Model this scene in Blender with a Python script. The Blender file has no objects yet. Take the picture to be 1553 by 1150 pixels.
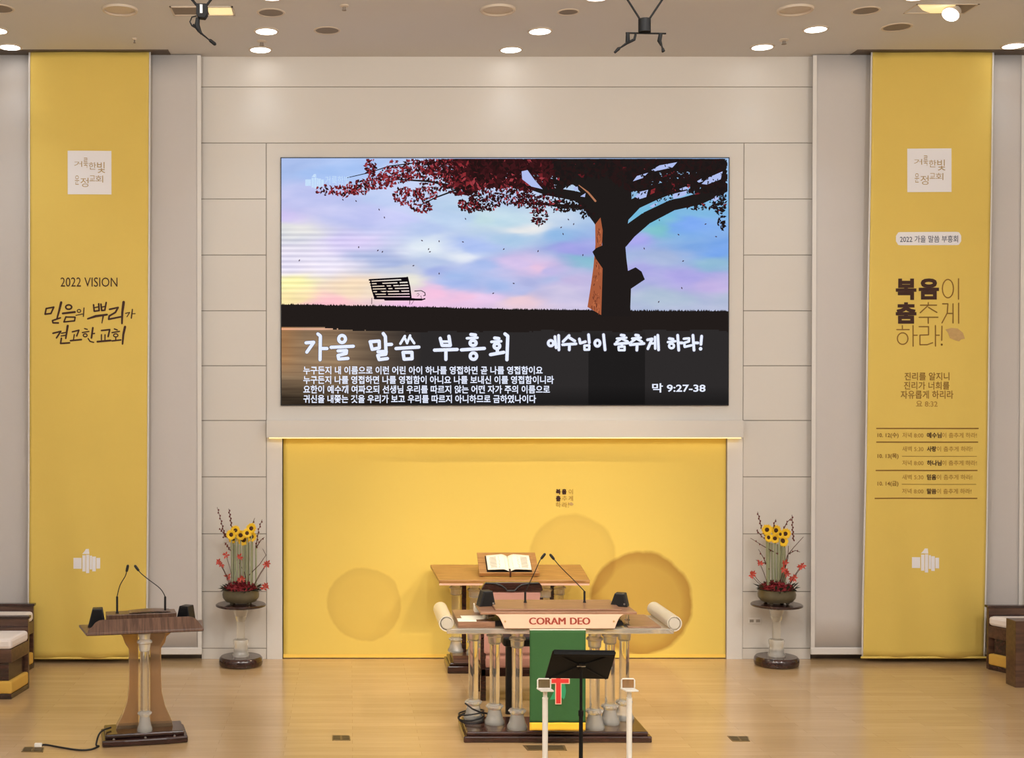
import bpy, math, random
import numpy as np
from mathutils import Vector, Matrix, Euler

C = bpy.context.scene.collection
R = math.radians
rnd = random.Random(7)

# ------------------------------------------------------------------ camera
FPX, XV, YH, PITCH = 1900.0, 530.0, 600.0, R(0.6)
CAMX, CAMY = -1.98, -16.0
PPY = YH + FPX * math.tan(PITCH)
CAMZ = 3.369


def ray(px, py):
    xc, yc = (px - XV) / FPX, -(py - PPY) / FPX
    return Vector((xc, yc * math.sin(PITCH) + math.cos(PITCH), yc * math.cos(PITCH) - math.sin(PITCH)))


_d = ray(XV, 1000)
CAMZ = -_d.z * 16.0 / _d.y            # the floor meets the back wall at row 1000 of the photograph
_d = ray(XV, 86)
CEIL = CAMZ + _d.z * 16.0 / _d.y      # the ceiling meets it at row 86
CAM = Vector((CAMX, CAMY, CAMZ))


def P(px, py, Y=0.0):
    d = ray(px, py)
    t = (Y - CAMY) / d.y
    return CAM.x + d.x * t, CAM.z + d.z * t


def AT(px, py, z):
    d = ray(px, py)
    t = (z - CAM.z) / d.z
    return CAM.x + d.x * t, CAM.y + d.y * t


def PX(px, Y):
    return P(px, YH, Y)[0]


def PZ(py, Y):
    return P(XV, py, Y)[1]


cd = bpy.data.cameras.new('camera')
cam = bpy.data.objects.new('camera', cd)
C.objects.link(cam)
cd.sensor_fit = 'HORIZONTAL'
cd.sensor_width = 36.0
cd.lens = 36.0 * FPX / 1553
cd.shift_x = (776.5 - XV) / 1553
cd.shift_y = (PPY - 575.0) / 1553
cd.clip_end = 100
cam.location = CAM
cam.rotation_euler = (R(90) - PITCH, 0, 0)
bpy.context.scene.camera = cam

# ------------------------------------------------------------------ world, exposure, house and fill lights
sc = bpy.context.scene
sc.view_settings.view_transform = 'Standard'
sc.view_settings.look = 'None'
sc.view_settings.exposure = 0.0
sc.view_settings.gamma = 1.0
sc.view_settings.use_curve_mapping = False
w = bpy.data.worlds.new('hall')
sc.world = w
w.use_nodes = True
w.node_tree.nodes['Background'].inputs[0].default_value = (1.0, 0.93, 0.84, 1)
w.node_tree.nodes['Background'].inputs[1].default_value = 0.17


def spot(name, loc, aim, watts, col, angle, blend=0.5, radius=0.08):
    ld = bpy.data.lights.new(name, 'SPOT')
    ld.energy, ld.color, ld.spot_size, ld.spot_blend, ld.shadow_soft_size = watts, col, R(angle), blend, radius
    o = bpy.data.objects.new(name, ld)
    C.objects.link(o)
    o.location = loc
    o.rotation_euler = (Vector(aim) - Vector(loc)).to_track_quat('-Z', 'Y').to_euler()
    return o


WARM = (1.0, 0.82, 0.58)
COOL = (0.80, 0.90, 1.0)
FILL = (1.0, 0.98, 0.95)
# front-of-house spots over the seats, aimed at the pulpit and the altar
spot('house_spot', (2.6, -9.5, 7.4), (0.1, -2.6, 0.7), 1150, WARM, 36, 0.9, 0.12)
spot('house_spot', (-2.6, -9.5, 7.4), (0.1, -2.6, 0.7), 1000, WARM, 36, 0.9, 0.12)
# ceiling spots over the stage
spot('stage_spot', (4.3, -3.2, 7.45), (-0.2, -0.9, 0.6), 620, WARM, 42, 0.7, 0.04)
spot('stage_spot', (-3.6, -3.2, 7.45), (0.5, -0.9, 0.6), 400, WARM, 42, 0.7, 0.04)
# unseen fill points added over the seats to raise the ambient light
for hx in (-5.0, 0.0, 5.0):
    for hy, hp in ((-10.5, 410), (-14.5, 330)):
        pd = bpy.data.lights.new('hall_fill', 'POINT')
        pd.energy, pd.color, pd.shadow_soft_size = hp, FILL, 0.3
        po = bpy.data.objects.new('hall_fill', pd)
        C.objects.link(po)
        po.location = (hx, hy, 7.2)


# ------------------------------------------------------------------ helpers
def lin(c):
    return tuple((x / 255 / 12.92 if x / 255 <= 0.04045 else ((x / 255 + 0.055) / 1.055) ** 2.4) for x in c)


class MB:
    def __init__(s):
        s.v, s.f, s.m, s.c = [], [], [], []
        s.col = None

    def add(s, vs, fs, mi=0):
        b = len(s.v)
        s.v += [tuple(x) for x in vs]
        s.f += [tuple(b + i for i in f) for f in fs]
        s.m += [mi] * len(fs)
        s.c += [s.col] * len(fs)
        return s

    def box(s, x0, x1, y0, y1, z0, z1, mi=0, M=None):
        vs = [Vector((x, y, z)) for z in (z0, z1) for y in (y0, y1) for x in (x0, x1)]
        if M is not None:
            vs = [M @ v for v in vs]
        return s.add(vs, [(0, 2, 3, 1), (4, 5, 7, 6), (0, 1, 5, 4), (2, 6, 7, 3), (0, 4, 6, 2), (1, 3, 7, 5)], mi)

    def prism(s, poly, a0, a1, axis='y', mi=0, M=None):
        def mk(p, a):
            v = Vector((p[0], a, p[1])) if axis == 'y' else (Vector((p[0], p[1], a)) if axis == 'z' else Vector((a, p[0], p[1])))
            return M @ v if M is not None else v
        n = len(poly)
        vs = [mk(p, a0) for p in poly] + [mk(p, a1) for p in poly]
        fs = [tuple(range(n)), tuple(range(2 * n - 1, n - 1, -1))]
        fs += [(i, i + n, (i + 1) % n + n, (i + 1) % n) for i in range(n)]
        return s.add(vs, fs, mi)

    def lathe(s, prof, cx=0, cy=0, z0=0, seg=24, mi=0, M=None):
        vs, fs = [], []
        for r, z in prof:
            for k in range(seg):
                a = 2 * math.pi * k / seg
                v = Vector((cx + r * math.cos(a), cy + r * math.sin(a), z0 + z))
                vs.append(M @ v if M is not None else v)
        for i in range(len(prof) - 1):
            for k in range(seg):
                k2 = (k + 1) % seg
                fs.append((i * seg + k, i * seg + k2, (i + 1) * seg + k2, (i + 1) * seg + k))
        fs.append(tuple(range(seg - 1, -1, -1)))
        fs.append(tuple((len(prof) - 1) * seg + k for k in range(seg)))
        return s.add(vs, fs, mi)

    def tube(s, pts, r, seg=8, mi=0):
        pts = [Vector(p) for p in pts]
        n = len(pts)
        rs = r if isinstance(r, (list, tuple)) else [r] * n
        vs, fs = [], []
        ref = None
        for i, p in enumerate(pts):
            d = (pts[min(i + 1, n - 1)] - pts[max(i - 1, 0)]).normalized()
            if ref is None:
                ref = Vector((0, 0, 1)) if abs(d.z) < 0.9 else Vector((1, 0, 0))
            u = d.cross(ref)
            if u.length < 1e-4:
                u = d.cross(Vector((0, 1, 0)))
            u.normalize()
            w_ = u.cross(d).normalized()
            ref = w_
            for k in range(seg):
                a = 2 * math.pi * k / seg
                vs.append(p + (u * math.cos(a) + w_ * math.sin(a)) * rs[i])
        for i in range(n - 1):
            for k in range(seg):
                k2 = (k + 1) % seg
                fs.append((i * seg + k, i * seg + k2, (i + 1) * seg + k2, (i + 1) * seg + k))
        fs.append(tuple(range(seg - 1, -1, -1)))
        fs.append(tuple((n - 1) * seg + k for k in range(seg)))
        return s.add(vs, fs, mi)

    def ball(s, c, r, sx=1, sy=1, sz=1, seg=12, mi=0, M=None):
        n = seg // 2
        vs, fs = [], []
        for i in range(1, n):
            t = math.pi * i / n
            for k in range(seg):
                a = 2 * math.pi * k / seg
                vs.append(Vector((r * sx * math.sin(t) * math.cos(a), r * sy * math.sin(t) * math.sin(a), r * sz * math.cos(t))))
        top, bot = len(vs), len(vs) + 1
        vs += [Vector((0, 0, r * sz)), Vector((0, 0, -r * sz))]
        for i in range(n - 2):
            for k in range(seg):
                k2 = (k + 1) % seg
                fs.append((i * seg + k, (i + 1) * seg + k, (i + 1) * seg + k2, i * seg + k2))
        for k in range(seg):
            k2 = (k + 1) % seg
            fs.append((top, k, k2))
            fs.append((bot, (n - 2) * seg + k2, (n - 2) * seg + k))
        vs = [(M @ v if M is not None else v) + Vector(c) for v in vs]
        return s.add(vs, fs, mi)

    def grid(s, fn, nu, nv, mi=0):
        vs = [fn(i / nu, j / nv) for j in range(nv + 1) for i in range(nu + 1)]
        fs = [(j * (nu + 1) + i, j * (nu + 1) + i + 1, (j + 1) * (nu + 1) + i + 1, (j + 1) * (nu + 1) + i) for j in range(nv) for i in range(nu)]
        return s.add(vs, fs, mi)

    def build(s, name, mats, parent=None, o=None, bevel=0, smooth=35, solid=0):
        me = bpy.data.meshes.new(name)
        vs = s.v
        if o is not None:
            vs = [(x - o[0], y - o[1], z - o[2]) for x, y, z in vs]
        me.from_pydata(vs, [], s.f)
        for m in (mats if isinstance(mats, (list, tuple)) else [mats]):
            me.materials.append(m)
        me.polygons.foreach_set('material_index', s.m)
        if any(c is not None for c in s.c):
            at = me.color_attributes.new('Col', 'FLOAT_COLOR', 'CORNER')
            arr = []
            for p, c in zip(me.polygons, s.c):
                arr += list(c + (1.0,)) * p.loop_total
            at.data.foreach_set('color', arr)
        if smooth:
            me.polygons.foreach_set('use_smooth', [True] * len(me.polygons))
            me.set_sharp_from_angle(angle=R(smooth))
        me.update()
        ob = bpy.data.objects.new(name, me)
        C.objects.link(ob)
        if parent is not None:
            ob.parent = parent
        if solid:
            md = ob.modifiers.new('thickness', 'SOLIDIFY')
            md.thickness, md.offset = solid, 0
        if bevel:
            md = ob.modifiers.new('edge', 'BEVEL')
            md.width, md.segments, md.limit_method, md.angle_limit = bevel, 2, 'ANGLE', R(40)
        return ob


def thing(name, loc, label, cat, group=None, rz=0):
    o = bpy.data.objects.new(name, None)
    C.objects.link(o)
    o.empty_display_size = 0.1
    o.location = loc
    o.rotation_euler = (0, 0, rz)
    o['label'], o['category'] = label, cat
    if group:
        o['group'] = group
    return o


def tag(o, label, cat, group=None):
    o['label'], o['category'] = label, cat
    if group:
        o['group'] = group
    return o


def struct(o):
    o['kind'] = 'structure'
    return o


def kids(o):
    return [x for x in C.objects if x.parent is o]


def copy_tree(o, parent=None):
    c = o.copy()
    C.objects.link(c)
    if parent is not None:
        c.parent = parent
    for ch in kids(o):
        copy_tree(ch, c)
    return c


# ------------------------------------------------------------------ materials
def new_mat(name):
    m = bpy.data.materials.new(name)
    m.use_nodes = True
    return m, m.node_tree, m.node_tree.nodes['Principled BSDF']


def mat(name, rgb, rough=0.5, metal=0.0, spec=0.5, trans=0.0, ior=1.45, var=0.06, nscale=6.0, bump=0.0, bscale=80.0, coat=0.0, alpha=1.0, sheen=0.0):
    m, nt, b = new_mat(name)
    b.inputs['Roughness'].default_value = rough
    b.inputs['Metallic'].default_value = metal
    b.inputs['Specular IOR Level'].default_value = spec
    b.inputs['Transmission Weight'].default_value = trans
    b.inputs['IOR'].default_value = ior
    b.inputs['Coat Weight'].default_value = coat
    b.inputs['Alpha'].default_value = alpha
    b.inputs['Sheen Weight'].default_value = sheen
    c = lin(rgb)
    if var:
        tc = nt.nodes.new('ShaderNodeTexCoord')
        nz = nt.nodes.new('ShaderNodeTexNoise')
        nz.inputs['Scale'].default_value = nscale
        nz.inputs['Detail'].default_value = 4
        mx = nt.nodes.new('ShaderNodeMix')
        mx.data_type = 'RGBA'
        mx.inputs[6].default_value = tuple(x * (1 - var) for x in c) + (1,)
        mx.inputs[7].default_value = tuple(min(1, x * (1 + var)) for x in c) + (1,)
        nt.links.new(tc.outputs['Object'], nz.inputs['Vector'])
        nt.links.new(nz.outputs['Fac'], mx.inputs[0])
        nt.links.new(mx.outputs[2], b.inputs['Base Color'])
    else:
        b.inputs['Base Color'].default_value = c + (1,)
    if bump:
        tc = nt.nodes.new('ShaderNodeTexCoord')
        n2 = nt.nodes.new('ShaderNodeTexNoise')
        n2.inputs['Scale'].default_value = bscale
        bp = nt.nodes.new('ShaderNodeBump')
        bp.inputs['Strength'].default_value = bump
        bp.inputs['Distance'].default_value = 0.01
        nt.links.new(tc.outputs['Object'], n2.inputs['Vector'])
        nt.links.new(n2.outputs['Fac'], bp.inputs['Height'])
        nt.links.new(bp.outputs['Normal'], b.inputs['Normal'])
    return m


def emit(name, rgb, strength):
    m, nt, b = new_mat(name)
    b.inputs['Base Color'].default_value = (0.8, 0.8, 0.8, 1)
    b.inputs['Emission Color'].default_value = lin(rgb) + (1,)
    b.inputs['Emission Strength'].default_value = strength
    return m


def wood(name, a, b_, rough=0.35, scale=(1.5, 14, 14), coat=0.0):
    m, nt, b = new_mat(name)
    b.inputs['Roughness'].default_value = rough
    b.inputs['Coat Weight'].default_value = coat
    tc = nt.nodes.new('ShaderNodeTexCoord')
    mp = nt.nodes.new('ShaderNodeMapping')
    mp.inputs['Scale'].default_value = scale
    nz = nt.nodes.new('ShaderNodeTexNoise')
    nz.inputs['Scale'].default_value = 3.0
    nz.inputs['Detail'].default_value = 8
    nz.inputs['Distortion'].default_value = 0.6
    rp = nt.nodes.new('ShaderNodeValToRGB')
    rp.color_ramp.elements[0].position, rp.color_ramp.elements[1].position = 0.35, 0.68
    rp.color_ramp.elements[0].color, rp.color_ramp.elements[1].color = lin(a) + (1,), lin(b_) + (1,)
    nt.links.new(tc.outputs['Object'], mp.inputs['Vector'])
    nt.links.new(mp.outputs['Vector'], nz.inputs['Vector'])
    nt.links.new(nz.outputs['Fac'], rp.inputs['Fac'])
    nt.links.new(rp.outputs['Color'], b.inputs['Base Color'])
    return m


M = {}
M['wall'] = mat('painted_panel', (214, 208, 200), 0.55, var=0.02, nscale=1.5)
M['gap'] = mat('panel_gap', (150, 142, 132), 0.8, var=0.02)
M['ceiling'] = mat('ceiling_paint', (210, 208, 206), 0.85, var=0.02, nscale=1.0)
M['skirting'] = mat('dark_skirting', (92, 78, 64), 0.5)
M['screen_cloth'] = mat('roller_cloth', (202, 196, 192), 0.85, var=0.02, nscale=3, bump=0.05, bscale=120)
M['white_trim'] = mat('white_trim', (222, 217, 211), 0.5, var=0.02)
M['banner'] = mat('banner_cloth', (224, 194, 96), 0.75, var=0.03, nscale=2.5, bump=0.06, bscale=25, sheen=0.1)
M['print_brown'] = mat('print_dark_brown', (62, 32, 22), 0.7, var=0.02)
M['print_mid'] = mat('print_olive_brown', (138, 100, 40), 0.7, var=0.02)
M['print_light'] = mat('print_pale_brown', (172, 132, 58), 0.7, var=0.02)
M['print_white'] = mat('print_white', (236, 234, 238), 0.7, var=0.01)
M['print_gold'] = mat('print_gold', (178, 150, 100), 0.7, var=0.02)
M['print_grey'] = mat('print_grey_blue', (88, 92, 110), 0.7, var=0.02)
M['print_leaf'] = mat('print_leaf', (196, 160, 104), 0.7, var=0.12, nscale=30)
M['print_faint'] = mat('print_faint', (214, 172, 66), 0.7, var=0.02)
M['black'] = mat('black_plastic', (24, 24, 27), 0.45, var=0.05)
M['black_metal'] = mat('black_metal', (22, 22, 24), 0.4, metal=0.2, var=0.05)
M['darkwood'] = wood('dark_wenge', (38, 20, 18), (66, 38, 32), 0.22, (1, 10, 10), 0.4)
M['pewwood'] = wood('pew_walnut', (66, 42, 32), (98, 68, 52), 0.3, (1, 8, 8), 0.2)
M['altarwood'] = wood('altar_oak', (148, 104, 56), (184, 138, 82), 0.35, (1.2, 16, 16))
M['deskwood'] = wood('desk_walnut', (128, 92, 70), (160, 120, 94), 0.35, (1.2, 16, 16))
M['lecternwood'] = wood('lectern_walnut', (78, 54, 42), (112, 82, 64), 0.3, (14, 1.5, 1.5))
M['acrylic'] = mat('clear_acrylic', (250, 248, 240), 0.06, trans=0.93, ior=1.45, var=0.0)
M['frost'] = mat('cast_acrylic', (255, 253, 248), 0.07, trans=0.72, ior=1.45, var=0.0)
M['scroll'] = mat('frosted_scroll', (252, 246, 234), 0.28, trans=0.5, ior=1.45, var=0.0)
M['slab'] = mat('acrylic_slab', (255, 250, 240), 0.16, trans=0.75, ior=1.45, var=0.0)
M['mic_black'] = mat('mic_black', (10, 10, 11), 0.6, spec=0.3, var=0.05)
M['tint'] = mat('bronze_acrylic', (190, 158, 122), 0.12, trans=0.72, ior=1.2, var=0.03)
M['cream'] = mat('cream_sign', (230, 186, 162), 0.5, var=0.02)
M['red_letter'] = mat('red_brown_letter', (150, 62, 48), 0.5, var=0.02)
M['steel'] = mat('brushed_steel', (190, 188, 184), 0.3, metal=1.0, var=0.04)
M['paper'] = mat('paper', (246, 240, 222), 0.7, var=0.03, nscale=20)
M['print_text'] = mat('page_print', (150, 142, 126), 0.7, var=0.02)
M['green'] = mat('green_cloth', (46, 90, 46), 0.8, var=0.06, nscale=4, bump=0.08, bscale=60)
M['yellow_fringe'] = mat('yellow_fringe', (240, 190, 54), 0.8, var=0.08, nscale=60)
M['red_cloth'] = mat('red_cloth', (204, 48, 44), 0.7)
M['teal_cloth'] = mat('teal_cloth', (44, 142, 96), 0.7)
M['pink'] = mat('pink_upholstery', (186, 136, 124), 0.75, bump=0.06)
M['cushion'] = mat('white_cushion', (236, 226, 220), 0.8, var=0.03, bump=0.05, bscale=40)
M['gold_cushion'] = mat('gold_cushion', (214, 170, 76), 0.8, var=0.05, bump=0.05, bscale=40)
M['white_paint'] = mat('white_metal', (240, 236, 226), 0.4, var=0.02)
M['petal'] = mat('sunflower_petal', (250, 200, 40), 0.6, var=0.12, nscale=40)
M['seed'] = mat('sunflower_disc', (70, 38, 18), 0.8, var=0.2, nscale=90)
M['stem'] = mat('pale_green_stem', (156, 160, 128), 0.6, var=0.1)
M['twig'] = mat('brown_twig', (84, 52, 40), 0.7, var=0.1)
M['bud'] = mat('dark_red_bud', (112, 40, 36), 0.6, var=0.15)
M['orchid'] = mat('red_orchid', (186, 66, 52), 0.5, var=0.2, nscale=30)
M['redbed'] = mat('deep_red_blooms', (122, 22, 30), 0.7, var=0.3, nscale=25)
M['darkleaf'] = mat('dark_green_leaf', (44, 46, 34), 0.5, var=0.2)
M['bowl'] = mat('olive_stoneware', (92, 84, 64), 0.35, var=0.3, nscale=9)
M['fixture'] = mat('fixture_white', (206, 192, 174), 0.5, var=0.02)
M['hole'] = mat('fixture_inside', (138, 126, 114), 0.7, var=0.05)
M['lamp_on'] = emit('lamp_glow', (255, 253, 250), 6.0)
M['warm_on'] = emit('warm_reflector', (255, 222, 140), 0.75)
M['strip_on'] = emit('warm_strip', (255, 214, 120), 3.0)
M['floorbox'] = mat('brass_floor_plate', (128, 108, 72), 0.4, metal=0.5, var=0.1)
M['lid'] = mat('floor_plate_lid', (96, 82, 58), 0.5, metal=0.4, var=0.1)


def floor_mat():
    m, nt, b = new_mat('oak_laminate')
    L = nt.links.new
    tc = nt.nodes.new('ShaderNodeTexCoord')
    br = nt.nodes.new('ShaderNodeTexBrick')
    br.inputs['Scale'].default_value = 1.0
    br.inputs['Brick Width'].default_value = 1.3
    br.inputs['Row Height'].default_value = 0.13
    br.inputs['Mortar Size'].default_value = 0.0015
    br.inputs['Color1'].default_value = lin((196, 164, 120)) + (1,)
    br.inputs['Color2'].default_value = lin((206, 174, 130)) + (1,)
    br.inputs['Mortar'].default_value = lin((170, 138, 98)) + (1,)
    mp = nt.nodes.new('ShaderNodeMapping')
    mp.inputs['Scale'].default_value = (0.8, 14, 1)
    nz = nt.nodes.new('ShaderNodeTexNoise')
    nz.inputs['Scale'].default_value = 2.5
    nz.inputs['Detail'].default_value = 7
    mx = nt.nodes.new('ShaderNodeMix')
    mx.data_type, mx.blend_type = 'RGBA', 'MULTIPLY'
    mx.inputs[0].default_value = 0.35
    rp = nt.nodes.new('ShaderNodeValToRGB')
    rp.color_ramp.elements[0].position, rp.color_ramp.elements[1].position = 0.3, 0.7
    rp.color_ramp.elements[0].color, rp.color_ramp.elements[1].color = (0.7, 0.66, 0.6, 1), (1, 1, 1, 1)
    L(tc.outputs['Object'], br.inputs['Vector'])
    L(tc.outputs['Object'], mp.inputs['Vector'])
    L(mp.outputs['Vector'], nz.inputs['Vector'])
    L(nz.outputs['Fac'], rp.inputs['Fac'])
    L(br.outputs['Color'], mx.inputs[6])
    L(rp.outputs['Color'], mx.inputs[7])
    L(mx.outputs[2], b.inputs['Base Color'])
    b.inputs['Roughness'].default_value = 0.24
    b.inputs['Coat Weight'].default_value = 0.35
    b.inputs['Coat Roughness'].default_value = 0.12
    return m


def backdrop_mat(cx, cz, blots):
    """yellow printed cloth with three translucent watercolour blots, the darker rims printed with them"""
    m, nt, b = new_mat('yellow_backdrop_print')
    L = nt.links.new
    tc = nt.nodes.new('ShaderNodeTexCoord')
    nz = nt.nodes.new('ShaderNodeTexNoise')
    nz.inputs['Scale'].default_value = 3.0
    nz.inputs['Detail'].default_value = 5
    sub = nt.nodes.new('ShaderNodeVectorMath')
    sub.operation = 'MULTIPLY_ADD'
    sub.inputs[1].default_value = (0.1, 0.1, 0.1)
    L(tc.outputs['Object'], nz.inputs['Vector'])
    L(nz.outputs['Color'], sub.inputs[0])
    L(tc.outputs['Object'], sub.inputs[2])
    col = nt.nodes.new('ShaderNodeRGB')
    col.outputs[0].default_value = lin((236, 206, 100)) + (1,)
    cur = col.outputs[0]
    for (x, z, r, k, edge) in blots:
        d = nt.nodes.new('ShaderNodeVectorMath')
        d.operation = 'DISTANCE'
        d.inputs[1].default_value = (x + 0.05, 0.05, z + 0.05)
        L(sub.outputs[0], d.inputs[0])
        rp = nt.nodes.new('ShaderNodeValToRGB')
        e = rp.color_ramp.elements
        dv = nt.nodes.new('ShaderNodeMath')
        dv.operation = 'DIVIDE'
        dv.inputs[1].default_value = r * 1.25
        L(d.outputs['Value'], dv.inputs[0])
        L(dv.outputs[0], rp.inputs['Fac'])
        a = k * 0.8
        e[0].position, e[0].color = 0.0, (a, a, a, 1)
        e[1].position, e[1].color = 0.8 + edge, (0, 0, 0, 1)
        q = e.new(0.77)
        q.color = (k * 1.15, k * 1.15, k * 1.15, 1)
        q = e.new(0.6)
        q.color = (a, a, a, 1)
        mx = nt.nodes.new('ShaderNodeMix')
        mx.data_type, mx.blend_type = 'RGBA', 'MULTIPLY'
        mx.inputs[7].default_value = (0.55, 0.42, 0.30, 1)
        L(rp.outputs['Color'], mx.inputs[0])
        L(cur, mx.inputs[6])
        cur = mx.outputs[2]
    L(cur, b.inputs['Base Color'])
    b.inputs['Roughness'].default_value = 0.7
    return m


# ------------------------------------------------------------------ flat print: strokes and type, drawn in photo pixels and laid on a cloth or board
def bulge(Y, fn):
    return fn if fn else (lambda X, Z: Y)


CLIP = [None]


def flat(mb, pts, Y, mi=0, fn=None):
    vs = []
    for x, y in pts:
        if CLIP[0]:
            x, y = CLIP[0]((x, y))
        X, Z = P(x, y, Y)
        vs.append((X, fn(X, Z) if fn else Y, Z))
    mb.add(vs, [tuple(range(len(pts)))], mi)


def stroke(mb, pts, wd, Y, mi=0, fn=None, n=8):
    ws = wd if isinstance(wd, (list, tuple)) else [wd] * len(pts)
    for i in range(len(pts) - 1):
        (x0, y0), (x1, y1) = pts[i], pts[i + 1]
        d = math.hypot(x1 - x0, y1 - y0) or 1e-6
        nx, ny = -(y1 - y0) / d, (x1 - x0) / d
        a, b = ws[i] / 2, ws[i + 1] / 2
        flat(mb, [(x0 + nx * a, y0 + ny * a), (x1 + nx * b, y1 + ny * b), (x1 - nx * b, y1 - ny * b), (x0 - nx * a, y0 - ny * a)], Y, mi, fn)
    for (x, y), q in zip(pts, ws):
        flat(mb, [(x + q / 2 * math.cos(t * 2 * math.pi / n), y - q / 2 * math.sin(t * 2 * math.pi / n)) for t in range(n)], Y - 0.00005, mi, fn)


def ring(mb, cx, cy, rx, ry, wd, Y, mi=0, fn=None, n=18):
    for k in range(n):
        a, b = 2 * math.pi * k / n, 2 * math.pi * (k + 1) / n
        q = []
        for t, s_ in ((a, 1), (b, 1), (b, -1), (a, -1)):
            q.append((cx + (rx + s_ * wd / 2) * math.cos(t), cy + (ry + s_ * wd / 2) * math.sin(t)))
        flat(mb, q, Y, mi, fn)


_fc = {}


def glyphs(body, off):
    if (body, off) not in _fc:
        cu = bpy.data.curves.new('type', 'FONT')
        cu.body, cu.offset, cu.resolution_u = body, off, 3
        ob = bpy.data.objects.new('type', cu)
        C.objects.link(ob)
        dg = bpy.context.evaluated_depsgraph_get()
        me = bpy.data.meshes.new_from_object(ob.evaluated_get(dg))
        vs = [(v.co.x, v.co.y) for v in me.vertices]
        fs = [tuple(p.vertices) for p in me.polygons]
        bpy.data.objects.remove(ob)
        bpy.data.curves.remove(cu)
        bpy.data.meshes.remove(me)
        _fc[(body, off)] = (vs, fs)
    return _fc[(body, off)]


def text(mb, body, box, Y, off=0.0, mi=0, fn=None, heavy=0.0):
    """type fitted to a box (x0, x1, y0, y1) in photo pixels on the plane Y"""
    vs, fs = glyphs(body, off)
    xa, xb = min(v[0] for v in vs), max(v[0] for v in vs)
    ya, yb = min(v[1] for v in vs), max(v[1] for v in vs)
    x0, x1, y0, y1 = box
    sh = [(0, 0)] if not heavy else [(a * heavy, b * heavy) for a in (-1, 0, 1) for b in (-1, 0, 1)]
    for k, (dx, dy) in enumerate(sh):
        out = []
        for x, y in vs:
            X, Z = P(x0 + heavy + (x - xa) / (xb - xa) * (x1 - x0 - 2 * heavy) + dx, y1 - heavy - (y - ya) / (yb - ya) * (y1 - y0 - 2 * heavy) + dy, Y)
            out.append((X, (fn(X, Z) if fn else Y) - 0.00005 * k, Z))
        mb.add(out, fs, mi)

# ------------------------------------------------------------------ the setting
W0, W1, YB = -8.3, 8.6, -18.0


def wbox(mb, px0, px1, py0, py1, yf, yb, mi=0):
    """a box whose front face (at yf) covers a photo rectangle"""
    mb.box(PX(px0, yf), PX(px1, yf), yf, yb, PZ(py1, yf), PZ(py0, yf), mi)


b = MB()
b.box(W0, W1, YB, 0.4, -0.12, 0.0)
struct(b.build('floor', floor_mat(), smooth=0))
b = MB()
b.box(W0, W1, YB, 0.4, CEIL, CEIL + 0.15)
struct(b.build('ceiling', M['ceiling'], smooth=0))
for nm, x0, x1 in (('wall_left', W0 - 0.15, W0), ('wall_right', W1, W1 + 0.15)):
    b = MB()
    b.box(x0, x1, YB, 0.4, 0, CEIL)
    struct(b.build(nm, M['wall'], smooth=0))

# back wall: backing plus separate wall panels with shadow gaps
b = MB()
b.box(W0, W1, 0.20, 0.4, 0, CEIL, 1)
xs0, xs1 = PX(305, 0), PX(1231, 0)
b.box(W0, xs0 - 0.004, 0.08, 0.2, 0, CEIL, 0)
b.box(xs1 + 0.004, W1, 0.08, 0.2, 0, CEIL, 0)
g = 0.005
b.box(xs0, PX(428, 0) - 0.01, 0.012, 0.2, 0, CEIL, 1)
b.box(PX(1103, 0), xs1, 0.012, 0.2, 0, CEIL, 1)
b.box(PX(428, 0) - 0.01, PX(1103, 0), 0.012, 0.2, PZ(664, 0), CEIL, 1)


def panel(px0, px1, py0, py1):
    z1 = min(CEIL, PZ(py0, 0))
    b.box(PX(px0, 0) + g, PX(px1, 0) - g, 0.0, 0.013, max(0, PZ(py1, 0) + g), z1 - (g if py0 > 90 else 0))


panel(305, 1231, 80, 132)
panel(305, 1231, 132, 217)
rows = [217, 302, 387, 471.5, 555, 638, 723.5, 810, 897.5, 983.5, 1000.3]
for i in range(10):
    panel(305, 404, rows[i], rows[i + 1])
    panel(1127, 1231, rows[i], rows[i + 1])
panel(404, 1127, 217, 640)
struct(b.build('wall_back', [M['wall'], M['gap']], smooth=0))

b = MB()
wbox(b, 404, 1128, 638, 664, -0.16, 0.0)
struct(b.build('trim_1', M['wall'], bevel=0.004, smooth=0))
for nm, a, c in (('trim_2', 404.5, 428), ('trim_3', 1103.5, 1127)):
    b = MB()
    b.box(PX(a, 0), PX(c, 0), 0.0, 0.013, 0, PZ(664, 0))
    struct(b.build(nm, M['white_trim'], smooth=0))
for nm, x0, x1 in (('baseboard_left', W0, xs0 - 0.004), ('baseboard_right', xs1 + 0.004, W1)):
    b = MB()
    b.box(x0, x1, 0.06, 0.08, 0, 0.11)
    struct(b.build(nm, M['skirting'], smooth=0))
# dark strips that paint in the shadow line of the slots above the banners
for nm, a, c in (('slot_shade_left', -40, 258), ('slot_shade_right', 1292, 1600)):
    b = MB()
    b.box(PX(a, -0.2), PX(c, -0.2), -0.33, -0.06, CEIL - 0.012, CEIL)
    struct(b.build(nm, M['skirting'], smooth=0))

# warm light strip under the ledge
b = MB()
x0, x1 = PX(408, -0.1), PX(1125, -0.1)
zl = PZ(664, -0.16)
b.box(x0, x1, -0.075, -0.045, zl - 0.012, zl, 0)
o = b.build('light_strip', M['strip_on'], smooth=0)
tag(o, 'warm glowing light strip running under the white ledge below the big screen', 'light')

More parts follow.
